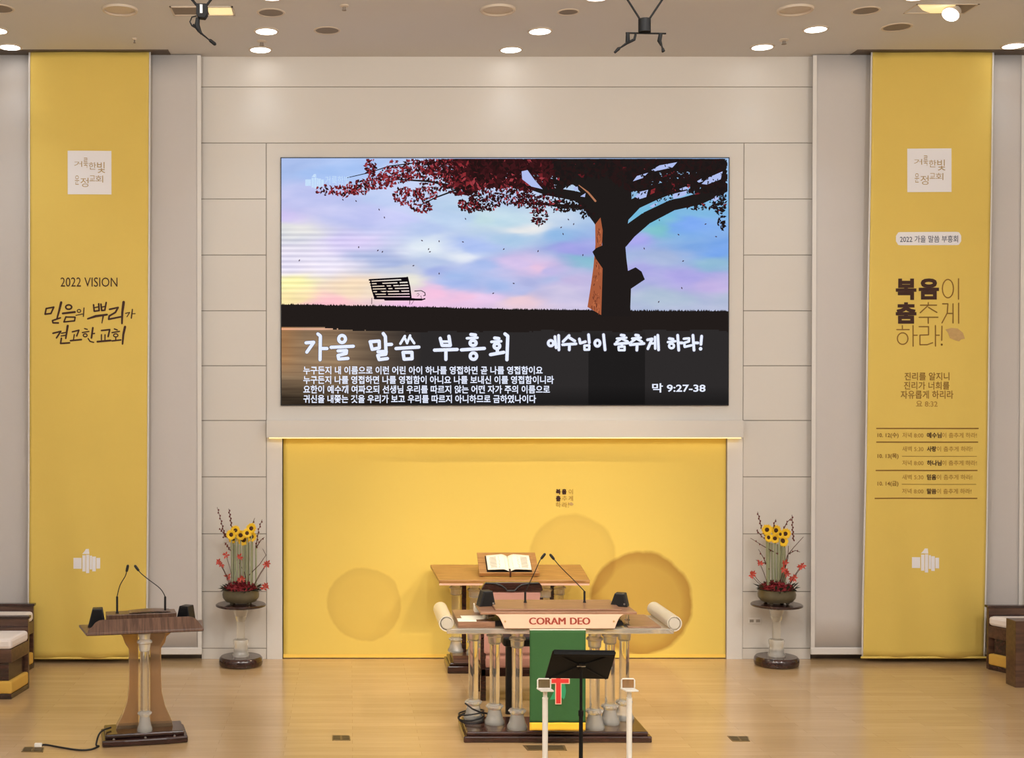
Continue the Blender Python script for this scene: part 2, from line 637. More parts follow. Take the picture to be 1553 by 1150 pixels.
# ------------------------------------------------------------------ LED screen
SY = -0.03
sx0, sx1, sz0, sz1 = PX(427, SY), PX(1104, SY), PZ(614, SY), PZ(240, SY)
led = thing('led_screen', ((sx0 + sx1) / 2, SY, sz0), 'large wide video screen on the back wall showing a dark tree at sunset', 'screen')
b = MB()
b.box(sx0 - 0.012, sx1 + 0.012, SY + 0.002, 0.0, sz0 - 0.012, sz1 + 0.012)
b.build('housing', M['black'], led, o=led.location, smooth=0)

npr = np.random.RandomState(3)


def fbm(x, y):
    out, amp = 0, 1.0
    for k in range(4):
        out = out + amp * np.sin(x * 0.021 * 2 ** k + 1.7 * k + 2.1 * np.sin(y * 0.033 * 2 ** k + k)) * np.sin(y * 0.06 * 2 ** k + 0.9 * k + 1.3 * np.sin(x * 0.017 * 2 ** k))
        amp *= 0.5
    return out


SKY = [(430, 250, 172, 192, 236), (520, 260, 168, 196, 244), (600, 300, 196, 210, 246), (430, 330, 206, 196, 242), (440, 352, 226, 226, 226),
       (430, 400, 236, 228, 246), (430, 430, 250, 244, 176), (430, 455, 250, 230, 170), (500, 462, 248, 190, 202), (540, 440, 246, 222, 192),
       (500, 400, 236, 230, 248), (540, 370, 216, 206, 246), (600, 335, 202, 206, 248), (640, 350, 190, 206, 242), (700, 310, 186, 210, 236),
       (745, 330, 202, 226, 232), (650, 372, 226, 236, 246), (700, 386, 230, 236, 246), (725, 374, 168, 190, 240), (700, 420, 166, 190, 236),
       (660, 410, 166, 180, 232), (580, 395, 172, 186, 226), (620, 425, 232, 230, 216), (660, 442, 246, 196, 226), (640, 462, 236, 190, 230),
       (720, 452, 230, 200, 236), (790, 458, 240, 206, 216), (780, 362, 172, 202, 232), (800, 350, 236, 236, 236), (850, 360, 152, 190, 232),
       (880, 380, 166, 166, 232), (892, 395, 140, 190, 212), (830, 412, 196, 188, 234), (790, 404, 214, 196, 236), (812, 409, 236, 200, 228), (870, 430, 190, 180, 222),
       (860, 446, 206, 198, 228), (800, 430, 176, 182, 226), (985, 330, 120, 190, 222), (1000, 345, 130, 196, 206), (960, 360, 166, 166, 236), (1050, 340, 126, 170, 242),
       (1092, 380, 120, 166, 236), (1050, 320, 130, 186, 226), (1000, 390, 170, 186, 222), (1092, 397, 150, 190, 216), (970, 415, 172, 170, 228),
       (1050, 420, 180, 172, 232), (1080, 432, 190, 176, 226), (1000, 450, 180, 196, 216), (1092, 452, 180, 190, 216), (760, 300, 190, 205, 240)]
SKY += [(690, 430, 166, 186, 236), (745, 434, 170, 190, 236), (780, 441, 186, 192, 234), (605, 408, 200, 206, 226), (560, 330, 196, 200, 244), (680, 335, 190, 212, 240), (770, 330, 196, 222, 236), (840, 425, 182, 190, 230), (480, 300, 190, 196, 240), (650, 398, 190, 204, 236), (740, 404, 168, 188, 236), (700, 452, 240, 196, 226), (630, 452, 244, 200, 224), (590, 440, 246, 226, 200)]
kp = np.array([s[:2] for s in SKY], float)
kc = np.array([s[2:] for s in SKY], float)


def sky(X, Y):
    xw = X + 14 * fbm(X, Y)
    yw = Y + 5 * fbm(X * 0.8 + 90, Y * 0.9)
    d = ((xw[:, None] - kp[:, 0]) * 0.36) ** 2 + (yw[:, None] - kp[:, 1]) ** 2 + 6
    wgt = d ** -1.7
    col = (wgt[:, :, None] * kc).sum(1) / wgt.sum(1)[:, None]
    f = fbm(X * 1.4 + 300, Y * 1.5)
    col = col + f[:, None] * np.array([7, 5, 3])
    # interference bands the photograph catches on the left of the screen
    st = np.clip((640 - X) / 200, 0, 1) * np.clip((Y - 342) / 14, 0, 1) * np.clip((464 - Y) / 30, 0, 1)
    bd = np.sin((Y - 350) * 2 * math.pi / 8.1)
    col = col + (st * bd)[:, None] * np.array([15, 15, 12])
    return col


def ground(X, Y):
    hz = np.interp(X, [426, 560, 760, 890, 1105], [462, 464, 469, 471, 472])
    col = np.tile(np.array([35., 29., 27.]), (len(X), 1))
    shore = 497 + 2.0 * fbm(X * 2, Y * 0 + 4) + np.clip((X - 480) / 80, 0, 1) * 5
    wt = (Y > shore)
    left = np.clip((640 - X) / 130, 0, 1)
    base = np.array([46., 43., 43.]) * (1 - left)[:, None] + np.array([140., 114., 88.]) * left[:, None]
    low = np.clip((Y - 566) / 40, 0, 1)
    base = base * (1 - 0.62 * low * np.clip((760 - X) / 200, 0, 1))[:, None]
    ff = fbm(X * 0.5, Y * 4.0)
    base = base + (ff * left)[:, None] * np.array([15, 14, 11])
    warm = np.clip((462 - X) / 40, 0, 1) * np.clip((575 - Y) / 30, 0, 1)
    base = base + warm[:, None] * np.array([22, 2, -14])
    rf = ((X > 893) & (X < 978)).astype(float) * np.clip((Y - 500) / 20, 0, 1)
    base = base * (1 - 0.32 * rf)[:, None]
    dk = np.clip((Y - 585) / 25, 0, 1) * np.clip((X - 700) / 100, 0, 1)
    base = base * (1 - 0.3 * dk)[:, None]
    glint = np.exp(-((Y - 499) / 1.6) ** 2) * np.clip((530 - X) / 40, 0, 1)
    base = base + glint[:, None] * np.array([90, 60, 60])
    col[wt] = base[wt]
    return col, hz


b = MB()
NX, NY = 339, 187
us = (np.arange(NX) + 0.5) / NX
vs_ = (np.arange(NY) + 0.5) / NY
UX, VY = np.meshgrid(427 + 677 * us, 240 + 374 * vs_)
X_, Y_ = UX.ravel(), VY.ravel()
cs = sky(X_, Y_)
cg, hz = ground(X_, Y_)
cs[Y_ > hz] = cg[Y_ > hz]
cs = np.clip(cs, 0, 255) / 255
cl = np.where(cs <= 0.04045, cs / 12.92, ((cs + 0.055) / 1.055) ** 2.4)
b.grid(lambda u, v: (sx0 + (sx1 - sx0) * u, SY, sz1 + (sz0 - sz1) * v), NX, NY)
b.c = [tuple(float(q) for q in c) for c in cl]
lay = [0]


def pic(col, fn):
    b.col = lin(col)
    fn(SY - 0.0006 - 0.00025 * lay[0])
    b.col = None


def clampx(p):
    return (min(max(p[0], 427.6), 1103.4), min(max(p[1], 240.8), 613.6))


DARK = (33, 28, 27)
CLIP[0] = clampx
# grass edge
for i in range(420):
    x = 427.5 + 676 * i / 420
    hy = float(np.interp(x, [426, 560, 760, 890, 1105], [462, 464, 469, 471, 472]))
    t = rnd.uniform(0.6, 3.0)
    pic(DARK, lambda Y: flat(b, [clampx((x - 1.6, hy + 2)), clampx((x + rnd.uniform(-1, 1), hy - t)), clampx((x + 1.6, hy + 2))], Y))
# branches
lay[0] = 1


def branch(pts, wd, col=DARK):
    pic(col, lambda Y: stroke(b, [clampx(p) for p in pts], wd, Y))


branch([(908, 322), (890, 303), (871, 297), (830, 290), (795, 279), (760, 276), (720, 270), (680, 262)], [22, 17, 15, 13, 11, 9, 6, 3])
branch([(905, 315), (864, 313), (820, 309), (800, 310)], [9, 5, 4, 2])
branch([(912, 312), (896, 296), (878, 276), (852, 259), (830, 245), (822, 241)], [22, 18, 17, 18, 20, 20])
branch([(760, 276), (700, 285), (650, 275), (600, 272)], [5, 4, 3, 2])
branch([(829, 289), (815, 272), (808, 255), (802, 242)], [6, 5, 4, 3])
branch([(640, 246), (590, 252), (560, 262), (525, 270)], [2, 1.6, 1.4, 1])
branch([(700, 285), (660, 300), (636, 312)], [3, 2, 1.5])
branch([(935, 300), (945, 290), (964, 273), (992, 258), (1027, 243)], [18, 14, 12, 11, 9])
branch([(940, 330), (965, 308), (992, 297), (1038, 279), (1070, 262), (1098, 250)], [24, 18, 15, 14, 12, 10])
branch([(945, 372), (956, 350), (980, 331), (1020, 311), (1061, 303), (1100, 284)], [10, 22, 19, 17, 15, 15])
branch([(1020, 311), (1070, 296), (1100, 268)], [14, 12, 10])
lay[0] = 2
pic(DARK, lambda Y: flat(b, [(903, 245), (955, 245), (958, 300), (948, 368), (950, 391.5), (952.4, 411), (964, 405.5), (973, 412), (978, 424), (957, 438), (956, 466), (957, 480), (908, 480), (911, 465), (914, 405), (913, 360), (901.5, 339), (880, 310)], Y))
pic(DARK, lambda Y: flat(b, [(850, 241), (1100, 241), (1100, 247), (1060, 252), (1000, 262), (962, 290), (900, 300), (878, 268)], Y))
lay[0] = 3
pic((168, 92, 60), lambda Y: flat(b, [(910.7, 330), (902.6, 340.5), (903, 370.7), (900, 405), (896.8, 428.6), (891, 465.7), (911.8, 478), (914, 405), (913, 370.7), (914, 350)], Y))
for i in range(60):
    yy = rnd.uniform(345, 474)
    xx = rnd.uniform(0.15, 0.9)
    xl = float(np.interp(yy, [340, 371, 405, 429, 466], [903, 903.5, 900.5, 897.5, 892.5]))
    x = xl + (912.5 - xl) * xx
    pic(rnd.choice([(196, 112, 72), (128, 66, 44), (104, 52, 38)]), lambda Y: stroke(b, [(x, yy), (x + rnd.uniform(-1, 1), yy + rnd.uniform(2, 6))], rnd.uniform(0.7, 1.6), Y - 0.0001, n=4))
pic((180, 120, 88), lambda Y: stroke(b, [(878, 281), (892, 292), (903, 305)], [1, 2.5, 3], Y))
lay[0] = 4
pic(DARK, lambda Y: flat(b, [(914.5, 372), (904, 376.5), (898.4, 382), (904, 393), (914.5, 408)], Y))
# leaves
lay[0] = 6
CL = [(492, 288, 14, 8, 26), (520, 290, 18, 9, 50), (545, 285, 20, 12, 80), (562, 252, 9, 13, 60), (575, 275, 25, 12, 110), (600, 265, 26, 14, 130),
      (625, 260, 20, 12, 90), (618, 298, 22, 16, 110), (645, 295, 18, 13, 60), (640, 315, 16, 8, 40), (660, 272, 25, 22, 150), (680, 255, 40, 14, 260),
      (700, 280, 30, 16, 180), (712, 310, 17, 12, 80), (735, 305, 24, 16, 140), (750, 262, 55, 22, 520), (780, 292, 30, 20, 200), (818, 326, 14, 16, 70),
      (800, 306, 24, 12, 90), (832, 302, 24, 9, 70), (845, 268, 26, 17, 190), (860, 312, 28, 9, 110), (890, 325, 11, 7, 24), (1000, 248, 90, 7, 200),
      (1050, 262, 50, 10, 90), (1092, 308, 11, 18, 80), (1096, 338, 7, 11, 30), (1062, 314, 30, 4, 30), (985, 284, 40, 6, 60), (820, 248, 40, 8, 150), (700, 245, 110, 4, 200)]
CL += [(760, 250, 80, 10, 420), (900, 255, 60, 14, 200), (1030, 250, 75, 9, 420), (1060, 283, 45, 9, 120), (1000, 280, 45, 16, 160), (1085, 262, 22, 22, 150), (955, 262, 30, 20, 200), (720, 270, 45, 16, 330), (800, 270, 30, 18, 150), (690, 250, 60, 10, 260)]
for cx, cy, rx, ry, n in CL:
    for i in range(int(n * 1.15)):
        a, q = rnd.uniform(0, 6.283), math.sqrt(rnd.random())
        x, y = cx + rx * q * math.cos(a), cy + ry * q * math.sin(a)
        if x > 1101 or y < 241.5:
            continue
        big = 1.9 if (cy < 285 and x > 690) else 1.0
        dk = min(0.985, 0.3 + 0.5 * min(1, max(0, (x - 580) / 160)) + (0.45 if x > 850 else 0) + (0.2 if y < 262 and x > 700 else 0))
        c = rnd.choice([(48, 20, 22), (36, 20, 20), (62, 24, 27)] if x < 840 else [(34, 26, 25), (30, 24, 24), (40, 24, 24)]) if rnd.random() < dk else rnd.choice([(112, 34, 40), (140, 44, 50), (92, 28, 34), (160, 60, 68)])
        t, l, wv = rnd.uniform(0, 3.14), rnd.uniform(1.6, 3.6) * big * 1.15, rnd.uniform(0.8, 1.7) * big * 1.15
        ca, sa = math.cos(t), math.sin(t)
        pts = [(l * ca, l * sa), (-wv * sa, wv * ca), (-l * ca, -l * sa), (wv * sa, -wv * ca)]
        pic(c, lambda Y: flat(b, [clampx((x + u, y + v)) for u, v in pts], Y - rnd.random() * 0.0004))
lay[0] = 9
# patches of sky seen between the branches
for poly in ([(960, 275), (966, 267), (983, 262), (975, 270)], [(988, 258), (1000, 251), (1027, 246), (1020, 254), (992, 260)],
             [(963, 299), (970, 291), (983, 288), (980, 299), (970, 302)], [(1020, 298), (1022, 294), (1042, 289), (1040, 296), (1022, 302)],
             [(1064, 279), (1075, 269), (1096, 260), (1093, 272), (1072, 280)], [(1030, 287), (1040, 283), (1046, 286), (1034, 289)],
             [(985, 313), (992, 309), (998, 308), (990, 315)], [(791, 260), (800, 258), (810, 272), (823, 287), (806, 283), (792, 272)],
             [(1080, 303), (1086, 297), (1091, 301), (1084, 306)], [(1057, 275), (1064, 271), (1066, 275), (1060, 277)],
             [(870, 284), (876, 283), (877, 288), (871, 289)], [(880, 298), (888, 293), (887, 299)]):
    pic((176, 190, 238), lambda Y: flat(b, poly, Y))
for i in range(260):
    x, y = rnd.uniform(950, 1100), rnd.uniform(244, 312)
    t, l = rnd.uniform(0, 3.14), rnd.uniform(1.5, 3.5)
    pic((32, 26, 26), lambda Y: flat(b, [(x + l * math.cos(t), y + l * math.sin(t)), (x - math.sin(t), y + math.cos(t)), (x - l * math.cos(t), y - l * math.sin(t)), (x + math.sin(t), y - math.cos(t))], Y - 0.0003))
for x, y in [(583, 330), (575, 318), (544, 375), (573, 380), (580, 382), (640, 365), (650, 378), (666, 366), (702, 367), (652, 382), (627, 403), (666, 415), (454, 395), (748, 445), (764, 378), (816, 381), (884, 387), (779, 430), (851, 345), (854, 355),
             (1000, 334), (1029, 356), (977, 377), (1036, 396), (1034, 437), (999, 458), (1070, 340), (1086, 359), (715, 318), (706, 332), (840, 322), (862, 333), (870, 340), (540, 305), (520, 303)]:
    t = rnd.uniform(0, 3.14)
    pic((72, 50, 66), lambda Y: flat(b, [(x + 2 * math.cos(t), y + 2 * math.sin(t)), (x - math.sin(t), y + math.cos(t)), (x - 2 * math.cos(t), y - 2 * math.sin(t)), (x + math.sin(t), y - math.cos(t))], Y))
# park bench in silhouette


def bq(pts, wd):
    pic((16, 10, 16), lambda Y: stroke(b, [(540 + x / 12.94, 410 + y / 12.94) for x, y in pts], wd, Y, n=6))


for k in range(8):
    f = k / 7
    bq([(262 + 105 * f, 190 + 360 * f), (1010 + 60 * f, 150 + 400 * f)], 2.7 if k < 7 else 3.4)
bq([(285, 190), (320, 400), (375, 560)], 2.0)
bq([(1005, 140), (1050, 330), (1075, 545)], 2.6)
for q in ([(420, 255), (500, 265)], [(570, 290), (620, 380)], [(700, 290), (745, 370)], [(830, 235), (850, 280)], [(430, 420), (500, 440)], [(860, 400), (880, 440)], [(600, 430), (610, 490)], [(350, 470), (390, 530)], [(900, 175), (1000, 190)]):
    bq(q, 3.4)
bq([(570, 575), (1290, 575)], 3.2)
bq([(1060, 555), (1290, 580), (1350, 560)], 2.0)
bq([(310, 545), (308, 660)], 0.9)
bq([(1055, 600), (1050, 670)], 0.9)
bq([(1130, 600), (1085, 670)], 0.6)
bq([(1150, 408), (1280, 400), (1350, 440), (1360, 490), (1325, 500)], 1.2)
bq([(1190, 470), (1220, 450), (1240, 480), (1200, 510)], 0.6)
bq([(1270, 500), (1285, 550)], 0.7)
m, nt, bs = new_mat('screen_picture')
at = nt.nodes.new('ShaderNodeVertexColor')
at.layer_name = 'Col'
nt.links.new(at.outputs['Color'], bs.inputs['Emission Color'])
bs.inputs['Emission Strength'].default_value = 1.0
bs.inputs['Base Color'].default_value = (0.0, 0.0, 0.0, 1)
bs.inputs['Roughness'].default_value = 0.6
bs.inputs['Specular IOR Level'].default_value = 0.0
b.c = [c if c is not None else (0, 0, 0) for c in b.c]
b.build('picture', m, led, o=led.location, smooth=0)

CLIP[0] = None
# captions on the screen
M['caption'] = emit('caption_glow', (226, 234, 255), 1.0)
M['caption'].node_tree.nodes['Principled BSDF'].inputs['Base Color'].default_value = (0.02, 0.02, 0.02, 1)
M['caption_edge'] = emit('caption_edge', (30, 26, 58), 1.0)
M['caption_edge'].node_tree.nodes['Principled BSDF'].inputs['Base Color'].default_value = (0.02, 0.02, 0.02, 1)
M['caption_faint'] = emit('caption_faint', (186, 214, 244), 1.0)
M['caption_faint'].node_tree.nodes['Principled BSDF'].inputs['Base Color'].default_value = (0.02, 0.02, 0.02, 1)
TY = SY - 0.005
b = MB()


def strokes(mb, chars, ox, oy, k, wd, Y, mi=0, fn=None):
    """chars: ('l', points[, width]) or ('o', cx, cy, rx, ry[, width]) in crop pixels"""
    for c in chars:
        if c[0] == 'l':
            w_ = c[2] if len(c) > 2 else wd
            stroke(mb, [(ox + x / k, oy + y / k) for x, y in c[1]], [q / k for q in w_] if isinstance(w_, list) else w_ / k, Y, mi, fn)
        else:
            w_ = c[5] if len(c) > 5 else wd
            ring(mb, ox + c[1] / k, oy + c[2] / k, c[3] / k, c[4] / k, w_ / k, Y, mi, fn)


T1 = [('l', [(70, 195), (162, 188), (80, 305)]), ('l', [(210, 90), (240, 115), (236, 395)]), ('l', [(245, 262), (318, 262)]),
      ('o', 495, 150, 40, 42), ('l', [(365, 248), (628, 235)]), ('l', [(448, 290), (548, 286), (545, 320), (448, 343), (455, 386), (565, 378)]),
      ('l', [(825, 182), (932, 174), (935, 255), (850, 272), (828, 185)]), ('l', [(980, 85), (1005, 120), (1012, 290)]), ('l', [(1015, 215), (1078, 213)]),
      ('l', [(918, 300), (1015, 296), (1010, 330), (915, 343), (932, 393), (1030, 380)]),
      ('l', [(1235, 115), (1182, 205)], 30), ('l', [(1235, 140), (1262, 200)], 28), ('l', [(1297, 108), (1260, 200)], 28), ('l', [(1297, 130), (1345, 200)], 30),
      ('l', [(1130, 262), (1400, 245)]), ('l', [(1212, 308), (1318, 306), (1320, 382), (1226, 388), (1214, 312)])]
T1b = [('l', [(205, 135), (226, 215), (318, 215)]), ('l', [(302, 112), (318, 215)]), ('l', [(218, 172), (308, 172)], 28), ('l', [(140, 268), (395, 260)]), ('l', [(268, 268), (268, 372)]),
       ('l', [(548, 92), (600, 98)]), ('l', [(504, 135), (622, 128)], 30), ('o', 573, 188, 34, 28), ('l', [(442, 265), (700, 248)]), ('o', 577, 335, 36, 36),
       ('l', [(815, 132), (862, 138)]), ('l', [(778, 175), (888, 168)], 30), ('o', 840, 222, 32, 28), ('l', [(845, 258), (845, 300)]), ('l', [(768, 318), (918, 292)]), ('l', [(930, 85), (962, 110), (952, 376)])]
T2 = [('o', 325, 348, 17, 18), ('l', [(352, 305), (360, 378)]), ('l', [(376, 297), (378, 392)]), ('l', [(340, 338), (358, 334)], 12), ('l', [(342, 358), (358, 358)], 12),
      ('l', [(445, 298), (405, 338)]), ('l', [(447, 312), (482, 334)]), ('l', [(402, 358), (490, 352)]), ('l', [(447, 357), (446, 392)]),
      ('l', [(512, 320), (518, 348), (552, 338)]), ('l', [(572, 292), (577, 345)]), ('l', [(545, 364), (577, 362), (576, 390), (546, 391), (545, 366)], 16),
      ('o', 630, 348, 17, 20), ('l', [(670, 292), (680, 392)]),
      ('l', [(785, 295), (806, 298)]), ('l', [(757, 318), (820, 312)], 15), ('l', [(788, 318), (754, 340)], 15), ('l', [(795, 322), (828, 336)], 15), ('l', [(745, 354), (835, 346)]), ('l', [(790, 352), (790, 368)]), ('l', [(768, 372), (808, 370), (808, 394), (770, 394), (768, 374)], 15),
      ('l', [(880, 295), (899, 298)]), ('l', [(857, 318), (914, 312)], 16), ('l', [(885, 318), (850, 341)], 16), ('l', [(892, 322), (922, 338)], 16), ('l', [(845, 358), (935, 350)]), ('l', [(890, 356), (888, 394)]),
      ('l', [(958, 326), (988, 320), (960, 384)]), ('l', [(985, 350), (1004, 348)], 15), ('l', [(1007, 307), (1008, 384)], 16), ('l', [(1025, 296), (1030, 392)]),
      ('l', [(1100, 318), (1125, 322)]), ('l', [(1091, 341), (1140, 335)], 16), ('o', 1115, 366, 16, 15, 16), ('l', [(1155, 296), (1162, 394)]), ('l', [(1165, 346), (1186, 346)]),
      ('l', [(1195, 319), (1230, 316), (1229, 336), (1198, 346), (1201, 372), (1245, 362)], 16), ('l', [(1255, 296), (1262, 394)]), ('l', [(1265, 346), (1288, 346)]),
      ('l', [(1312, 302), (1307, 356)]), ('l', [(1305, 384), (1305, 385)], 24)]
strokes(b, [c for c in T1], 455, 495, 7.765, 48, TY + 0.001, 1)
strokes(b, [c for c in T1b], 640, 495, 7.395, 46, TY + 0.001, 1)
strokes(b, T1, 455, 495, 7.765, 39, TY, 0)
strokes(b, T1b, 640, 495, 7.395, 37, TY, 0)
strokes(b, T2, 760, 440, 4.314, 26, TY + 0.001, 1)
strokes(b, T2, 760, 440, 4.314, 18, TY, 0)
for s_, bx in (('누구든지 내 이름으로 이런 어린 아이 하나를 영접하면 곧 나를 영접함이요', (460, 823, 555.5, 568)),
               ('누구든지 나를 영접하면 나를 영접함이 아니요 나를 보내신 이를 영접함이니라', (460, 840, 570, 582.5)),
               ('요한이 예수께 여짜오되 선생님 우리를 따르지 않는 어떤 자가 주의 이름으로', (460, 834, 584.5, 597)),
               ('귀신을 내쫓는 것을 우리가 보고 우리를 따르지 아니하므로 금하였나이다', (460, 813, 599, 611.5)),
               ('막 9:27-38', (989, 1070, 581.5, 595.5))):
    text(b, s_, bx, TY, 0.022)
EMB = [(0, .31, .37, .82), (.34, .46, .26, .93), (.48, .60, .24, 1.0), (.62, .70, .28, .85), (.71, .84, .32, .93), (.86, 1, .38, .82)]


def emblem(mb, x0, x1, y0, y1, Y, mi=0, fn=None):
    for a, c, t, q in EMB:
        flat(mb, [(x0 + (x1 - x0) * u, y0 + (y1 - y0) * v) for u, v in ((a, t), (c, t), (c, q), (a, q))], Y, mi, fn)
    flat(mb, [(x0 + (x1 - x0) * u, y0 + (y1 - y0) * v) for u, v in ((.33, .21), (.43, .08), (.47, 0), (.58, 0), (.60, .21))], Y, mi, fn)


emblem(b, 463, 491, 264, 286, TY, 2)
text(b, '거룩한빛', (493, 530, 267, 280), TY, 0.0, 2)
b.build('caption', [M['caption'], M['caption_edge'], M['caption_faint']], led, o=led.location, smooth=0)

# ------------------------------------------------------------------ yellow backdrop in the niche below the ledge
BY = 0.05
bx0, bx1, bz1 = PX(429.5, BY), PX(1107, BY), PZ(655, BY)
bd = thing('backdrop_cloth', ((bx0 + bx1) / 2, BY, 0.01), 'wide yellow printed cloth filling the niche under the big screen', 'backdrop')


def bl(px, py):
    X, Z = P(px, py, BY)
    return X - bd.location.x, Z - 0.01


blots = []
for px, py, r, k, e in ((552, 917, 0.475, 0.30, 0.02), (972, 915, 0.66, 0.85, 0.03), (868, 846, 0.56, 0.30, 0.03)):
    X, Z = bl(px, py)
    blots.append((X, Z, r, k, e))
bm_ = backdrop_mat(0, 0, blots)


def bwave(X, Z):
    return BY + 0.006 * math.sin(X * 2.3) * math.sin(Z * 1.9 + 1) + (0.004 if Z > 0.66 else 0.0)


b = MB()
b.grid(lambda u, v: (bx0 + (bx1 - bx0) * u, bwave(bx0 + (bx1 - bx0) * u, 0.01 + (bz1 - 0.01) * v), 0.01 + (bz1 - 0.01) * v), 80, 60)
b.build('cloth', bm_, bd, o=bd.location, smooth=60, solid=0.004)
M['hem'] = mat('yellow_hem', (250, 210, 96), 0.7, var=0.02)
b = MB()
b.box(bx0, bx1, BY - 0.012, BY - 0.006, 0.01, 0.055)
b.build('hem', M['hem'], bd, o=bd.location, smooth=0)
b = MB()
LY = BY - 0.01
text(b, '복', (843.2, 850.2, 742, 750), LY, 0.02, 0, heavy=0.35)
text(b, '음', (852.2, 859.2, 742, 750), LY, 0.02, 0, heavy=0.35)
text(b, '춤', (843.2, 850.2, 752, 760.5), LY, 0.02, 0, heavy=0.35)
for s_, bx in (('이', (862.5, 869, 742, 750)), ('추', (852.5, 860, 752, 760)), ('게', (862, 869, 752, 760)), ('하', (843, 850.5, 762, 770)), ('라', (852.5, 860, 762, 770)), ('!', (861.5, 862.5, 762, 770))):
    text(b, s_, bx, LY, 0.0, 1)
flat(b, [(863, 763), (867, 762), (870, 765), (868, 767), (864, 766)], LY, 2)
b.build('lettering', [M['print_brown'], M['print_light'], M['print_leaf']], bd, o=bd.location, smooth=0)

# ------------------------------------------------------------------ roller screens and hanging banners at both sides
RY = -0.12


def roller(px0, px1, label):
    x0, x1, z0 = PX(px0, RY), PX(px1, RY), PZ(993, RY)
    t = thing('roller_screen', ((x0 + x1) / 2, RY, z0), label, 'roller screen', 'roller screens behind the banners')
    b = MB()
    b.grid(lambda u, v: (x0 + (x1 - x0) * u, RY + 0.008 * math.sin(u * 9) * (1 - v), z0 + 0.09 + (CEIL - z0 - 0.1) * v), 30, 20)
    b.build('screen_cloth', M['screen_cloth'], t, o=t.location, smooth=60, solid=0.004)
    b = MB()
    for a in (x0, x1 - 0.05):
        b.box(a, a + 0.05, RY - 0.012, RY - 0.008, z0 + 0.09, CEIL - 0.02)
    b.build('border', M['white_trim'], t, o=t.location, smooth=0)
    b = MB()
    b.box(x0, x1, RY - 0.016, RY + 0.012, z0, z0 + 0.09)
    b.build('bottom_bar', M['white_trim'], t, o=t.location, bevel=0.01)


roller(-14, 305.6, 'tall pale grey roller screen behind the left yellow banner')
roller(1230.6, 1552, 'tall pale grey roller screen behind the right yellow banner')

NY_ = -0.25


def bfn(ph):
    def f(X, Z):
        k = max(0.0, 1 - Z / 3.0)
        return NY_ + 0.010 * math.sin(X * 5 + ph) + 0.022 * k * math.sin(X * 9 + ph * 2 + Z * 1.3) - 0.004 * math.sin(Z * 2 + ph)
    return f


def banner(pxl, pxr, pyb, label, ph):
    """pxl, pxr: (top, bottom) photo columns of the two long edges"""
    z0 = PZ(pyb, NY_)
    z1 = CEIL - 0.005
    xl = (PX(pxl[1], NY_), PX(pxl[0], NY_))
    xr = (PX(pxr[1], NY_), PX(pxr[0], NY_))
    t = thing('hanging_banner', ((xl[0] + xr[0]) / 2, NY_, z0), label, 'banner', 'yellow banners at the sides of the stage')
    f = bfn(ph)

    def pt(u, v, dy=0):
        X = (xl[0] + (xl[1] - xl[0]) * v) * (1 - u) + (xr[0] + (xr[1] - xr[0]) * v) * u
        Z = z0 + (z1 - z0) * v
        return (X, f(X, Z) + dy, Z)
    b = MB()
    b.grid(pt, 40, 90)
    b.build('cloth', M['banner'], t, o=t.location, smooth=60, solid=0.003)
    b = MB()
    for u0 in (-0.014, 1.0):
        b.grid(lambda u, v: pt(u0 + 0.014 * u, v, -0.003), 1, 90)
    b.build('edge_tape', M['white_trim'], t, o=t.location, smooth=60, solid=0.002)
    b = MB()
    b.tube([(xl[0] - 0.03, NY_ - 0.0, z0 - 0.008), (xr[0] + 0.03, NY_ - 0.0, z0 - 0.008)], 0.014)
    b.build('bottom_rod', M['banner'], t, o=t.location)
    return t, (lambda X, Z: f(X, Z) - 0.005)


CARD = [('거', (113, 125, 245, 253.5)), ('룩', (127, 133.5, 239.7, 255)), ('한', (135, 146, 246.5, 257.5)), ('빛', (147.5, 159.5, 246, 262.6)),
        ('운', (114, 120.5, 266.5, 280.5)), ('정', (122.5, 134.5, 270, 284)), ('교', (136, 144.5, 266.5, 275)), ('회', (145, 156.5, 266.5, 277))]


def card(t, f, x0, y0):
    b = MB()
    x1, y1 = x0 + 66, y0 + 66
    for i in range(8):
        u0, u1 = x0 + 66 * i / 8, x0 + 66 * (i + 1) / 8
        flat(b, [(u0, y0), (u0, y1), (u1, y1), (u1, y0)], NY_, 0, f)
    o = b.build('logo_card', M['print_white'], t, o=t.location, smooth=0)
    b = MB()
    for s_, (a, c, e, g_) in CARD:
        text(b, s_, (a + x0 - 103, c + x0 - 103, e + y0 - 229, g_ + y0 - 229), NY_, 0.0, 0, lambda X, Z: f(X, Z) - 0.002)
    b.build('logo_lettering', M['print_gold'], o, o=(0, 0, 0), smooth=0).location = -Vector(t.location)


